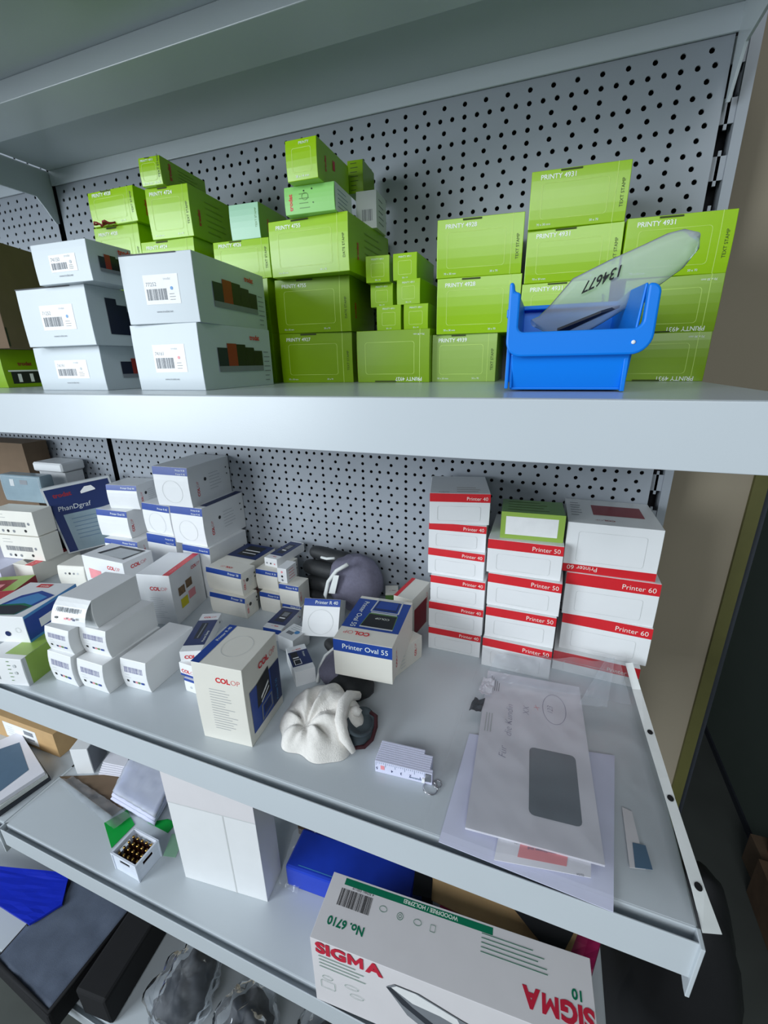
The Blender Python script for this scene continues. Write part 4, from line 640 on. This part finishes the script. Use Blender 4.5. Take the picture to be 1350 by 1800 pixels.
for i in range(5):
    for j in range(4):
        if bt0 is None:
            v, f = lathe([(3.6, 0), (4, 1), (4, 15), (3.4, 19), (1.7, 24), (1.6, 30)], 12); bt0 = mesh('bottle', [p*.001 for p in v], f, 'bottle', None, True)
            v, f = lathe([(2.1, 29), (2.1, 31.4), (1.4, 32)], 12); cp0 = mesh('cap', [p*.001 for p in v], f, 'gold', bt0); b = bt0
            tag(b, 'tiny brown bottle with brass cap in the white toy crate', 'bottle', 'tiny bottles in the white crate')
        else:
            b = bt0.copy(); C.objects.link(b); c = cp0.copy(); C.objects.link(c); c.parent = b
        b.location = V(238-19.5+i*9.7, -330-13.6+j*9, L+1.8)
# books at the edge
for k, (m_, lab) in enumerate((('charcoal', 'charcoal catalogue at the bottom of the pile by the picture edge'), ('book', 'white page block catalogue in the middle of the pile by the picture edge'), ('paper', 'white catalogue on top of the pile with a slate blue cover panel'))):
    z0 = L+.2+k*8.6; o = slab('catalogue', [(-290+6*k, -352+3*k, z0+8.2), (-74-3*k, -364+4*k, z0+8.2), (-60-2*k, -276-2*k, z0+8.2), (-230+4*k, -226-2*k, z0+8.2)], 8, m_, lab, 'catalogue', 'catalogues piled on the lower shelf')
    if k == 2: mesh('cover_panel', [V(x, y, z0+8.5) for x, y in ((-270, -348), (-100, -353), (-98, -288), (-190, -250))], [(0, 1, 2, 3)], 'slate', o)
# tall white box
o = carton('BX', 'tall_box', 'white', 'tall plain white cardboard box with a taped front seam on the lower shelf', None, [('band', 'F', 0, .72, 1, .995, 'card', 'tape_strip'), ('band', 'F', .63, 0, .645, .72, 'line', 'seam_print'), ('band', 'F', .0, .715, 1, .722, 'line', 'seam_print')], 0)
# pack wrapped in film, boards, envelope, films behind the white flat box
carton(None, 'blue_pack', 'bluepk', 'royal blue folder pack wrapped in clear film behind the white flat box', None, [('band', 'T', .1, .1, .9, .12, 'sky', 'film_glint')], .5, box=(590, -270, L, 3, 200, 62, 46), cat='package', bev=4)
v, f = sheet([(476, -278, L+2), (512, -282, L+2), (512, -212, L+44), (470, -216, L+34)], 14, 12, 10, 12); tag(mesh('film_wrap', [V(*p) for p in v], f, 'film', None, True), 'crumpled clear film end of the blue pack', 'film wrap')
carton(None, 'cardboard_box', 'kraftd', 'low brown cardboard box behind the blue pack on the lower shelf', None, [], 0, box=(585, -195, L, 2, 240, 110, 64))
carton(None, 'black_folder', 'blackc', 'upright dark blue-black folder beside the blue pack', None, [('band', 'F', 0, 0, .5, 1, 'navy')], 0, box=(708, -268, L, 10, 26, 60, 92), cat='folder')
slab('kraft_envelope', [(712, -262, L+84), (890, -278, L+92), (912, -226, L+108), (722, -206, L+106)], 2, 'kraftl', 'kraft paper envelope sliding behind the white flat box', 'envelope')
slab('black_card', [(800, -232, L+112), (879, -290, L+112), (906, -236, L+114), (816, -196, L+114)], 1.5, 'blackc', 'black pointed card lying over the kraft envelope', 'card')
slab('magenta_film_roll', [(730, -286, L+70), (915, -286, L+70), (945, -200, L+92), (740, -205, L+88)], 40, 'magenta', 'crumpled magenta wrapped pack behind the white flat box', 'package', amp=8, nu=14, nv=8)
sb = carton('SG', 'paper_carton', 'card', 'large flat white copier paper carton with red and green print on the lower shelf', None, [
    ('band', 'T', .06, .86, .66, .965, 'dgreen'), ('text', 'T', 'WOODFREE / HOLZFREI', .42, .945, 4.6, 'wink', dict(rot=180, align='c', bold=.02)), ('bars', 'T', .055, .54, .19, .80, 'black'), ('text', 'T', '4 333461 030119', .19, .86, 3, 'black', dict(rot=180)),
    ('text', 'T', 'No. 6710', .19, .36, 9, 'dgreen', dict(rot=180, bold=.03)), ('text', 'T', 'SIGMA', .995, .38, 17, 'sigmar', dict(rot=180, bold=.045)), ('text', 'T', '10', .96, .55, 9, 'dgreen', dict(rot=180, bold=.03)),
    ('oval', 'T', .24, .70, 5, 3.4, 'dgreen'), ('oval', 'T', .31, .68, 4, 4, 'dgreen'), ('oval', 'T', .31, .68, 2, 2, 'dgreen'), ('oval', 'T', .38, .68, 5, 3.4, 'dgreen'), ('frame', 'T', .43, .62, .45, .72, 'dgreen', 1), ('lines', 'T', .62, .60, .90, .84, 5, 'dgreen'),
    ('text', 'F', 'SIGMA', .02, .83, 20, 'sigmar', dict(bold=.045)), ('lines', 'F', .03, .62, .26, .78, 4, 'dgreen'), ('oval', 'F', .06, .46, 7, 4, 'dgreen'), ('frame', 'F', .03, .28, .09, .40, 'dgreen', 2), ('oval', 'F', .16, .46, 9, 4, 'dgreen'), ('oval', 'F', .18, .34, 9, 4, 'dgreen'),
    ('poly', 'F', [(.30, .72), (.33, .80), (.42, .80), (.58, .66), (.64, .62), (.66, .30), (.5, .2), (.38, .4)], 'ink'), ('poly', 'F', [(.32, .74), (.34, .79), (.41, .79), (.56, .66), (.58, .54), (.50, .60), (.4, .62)], 'label'), ('poly', 'F', [(.30, .72), (.32, .74), (.40, .56), (.50, .40), (.46, .36), (.36, .54)], 'charcoal')], 0)
tag(blob('black_bag', (1058, -120, -1320), (88, 110, 358), 'blackc', None, 22, 60, 32), 'tall black plastic bag standing on the floor at the rack end', 'bag')

# ------------------------------------------------------------------ base shelf and floor
Z4 = -1531
bf = slab('blue_folder', [(-560, -352, Z4+70), (-170, -352, Z4+66), (-140, -300, Z4+66), (-185, -250, Z4+70)], 6, 'folder', 'deep blue plastic folder lying over the slate bag on the base shelf', 'folder', amp=2, nu=12, nv=6)
v, f = tube([V(-172, -262, Z4+62), V(-150, -300, Z4+61), V(-180, -352, Z4+60)], .004, 8); mesh('piping', v, f, 'blackc', bf, True)
lb = empty('laptop_bag'); tag(lb, 'slate grey padded bag with black sides jutting over the base shelf', 'bag')
v, f = sheet([(-178, -415, Z4+56), (10, -430, Z4+56), (16, -225, Z4+58), (-190, -225, Z4+58)], 18, 18, 5, 60, 5); o = mesh('top_panel', [V(*p) for p in v], f, 'bagc', lb, True)
v, f = prism([V(*p) for p in ((-186, -420, Z4+2), (14, -436, Z4+2), (20, -222, Z4+2), (-196, -222, Z4+2))], (0, 0, .053)); MB().add(v, f).build('side_panel', 'blackc', lb, 6)
rim2 = [(-180, -416, Z4+58), (10, -431, Z4+58), (18, -224, Z4+60)]; v, f = tube([V(*p) for p in rim2], .0045, 8); mesh('piping', v, f, 'blackc', lb, True)
carton(None, 'black_case', 'blackc', 'matte black case beside the slate bag on the base shelf', None, [], 0, box=(76, -392, Z4+.2, 6, 74, 190, 78), cat='case', bev=6)
for k, (c0, lab) in enumerate((((240, -330), 'clear plastic bag of grey items nearest the black case under the lower shelf'), ((385, -345), 'clear plastic bag of grey items in the middle under the lower shelf'), ((530, -335), 'clear plastic bag of dark items under the white flat carton'))):
    e = empty('parts_bag'); tag(e, lab, 'plastic bag', 'clear bags of grey items on the base shelf')
    b1 = blob('content', (c0[0], c0[1]+20, Z4+52), (44, 60, 44), 'charcoal', e, 18, 26, 28); b2 = blob('bag_film', (c0[0]+4, c0[1]+15, Z4+76), (54, 76, 66), 'bagfilm', e, 18, 24, 44)
    for o in (b1, b2):
        for q in o.data.vertices: q.co.z = max(q.co.z, (Z4+ZO+.6)*.001)
# things on the floor beyond the rack end
def floorbox(name, m, lab, cat, x, y, z, w, d, h, yaw): carton(None, name, m, lab, None, [], 0, box=(x, y, z, yaw, w, d, h), cat=cat)
floorbox('wooden_crate', 'wood', 'worn brown wooden chest on the dim floor beyond the rack end', 'chest', 1515, 150, -1680, 150, 280, 130, 0)
floorbox('cardboard_box', 'kraftd', 'cardboard box on the floor by the green-grey wall', 'box', 1490, 440, -1680, 50, 90, 100, 3)
ob_ = lathe([(22, 0), (22, 60), (8, 75)], 14); tag(mesh('orange_bottle', [V(1495+p.x*.5, 480+p.y*.5, -1580+p.z*.8+.2) for p in ob_[0]], ob_[1], 'orange'), 'small orange bottle on the cardboard box by the far wall', 'bottle')
v, f = tube([V(1330, -60, -1668), V(1480, 100, -1668)], .011, 10); tag(mesh('metal_tube', v, f, 'steel', None, True), 'shiny metal tube lying on the floor in the corner', 'tube')
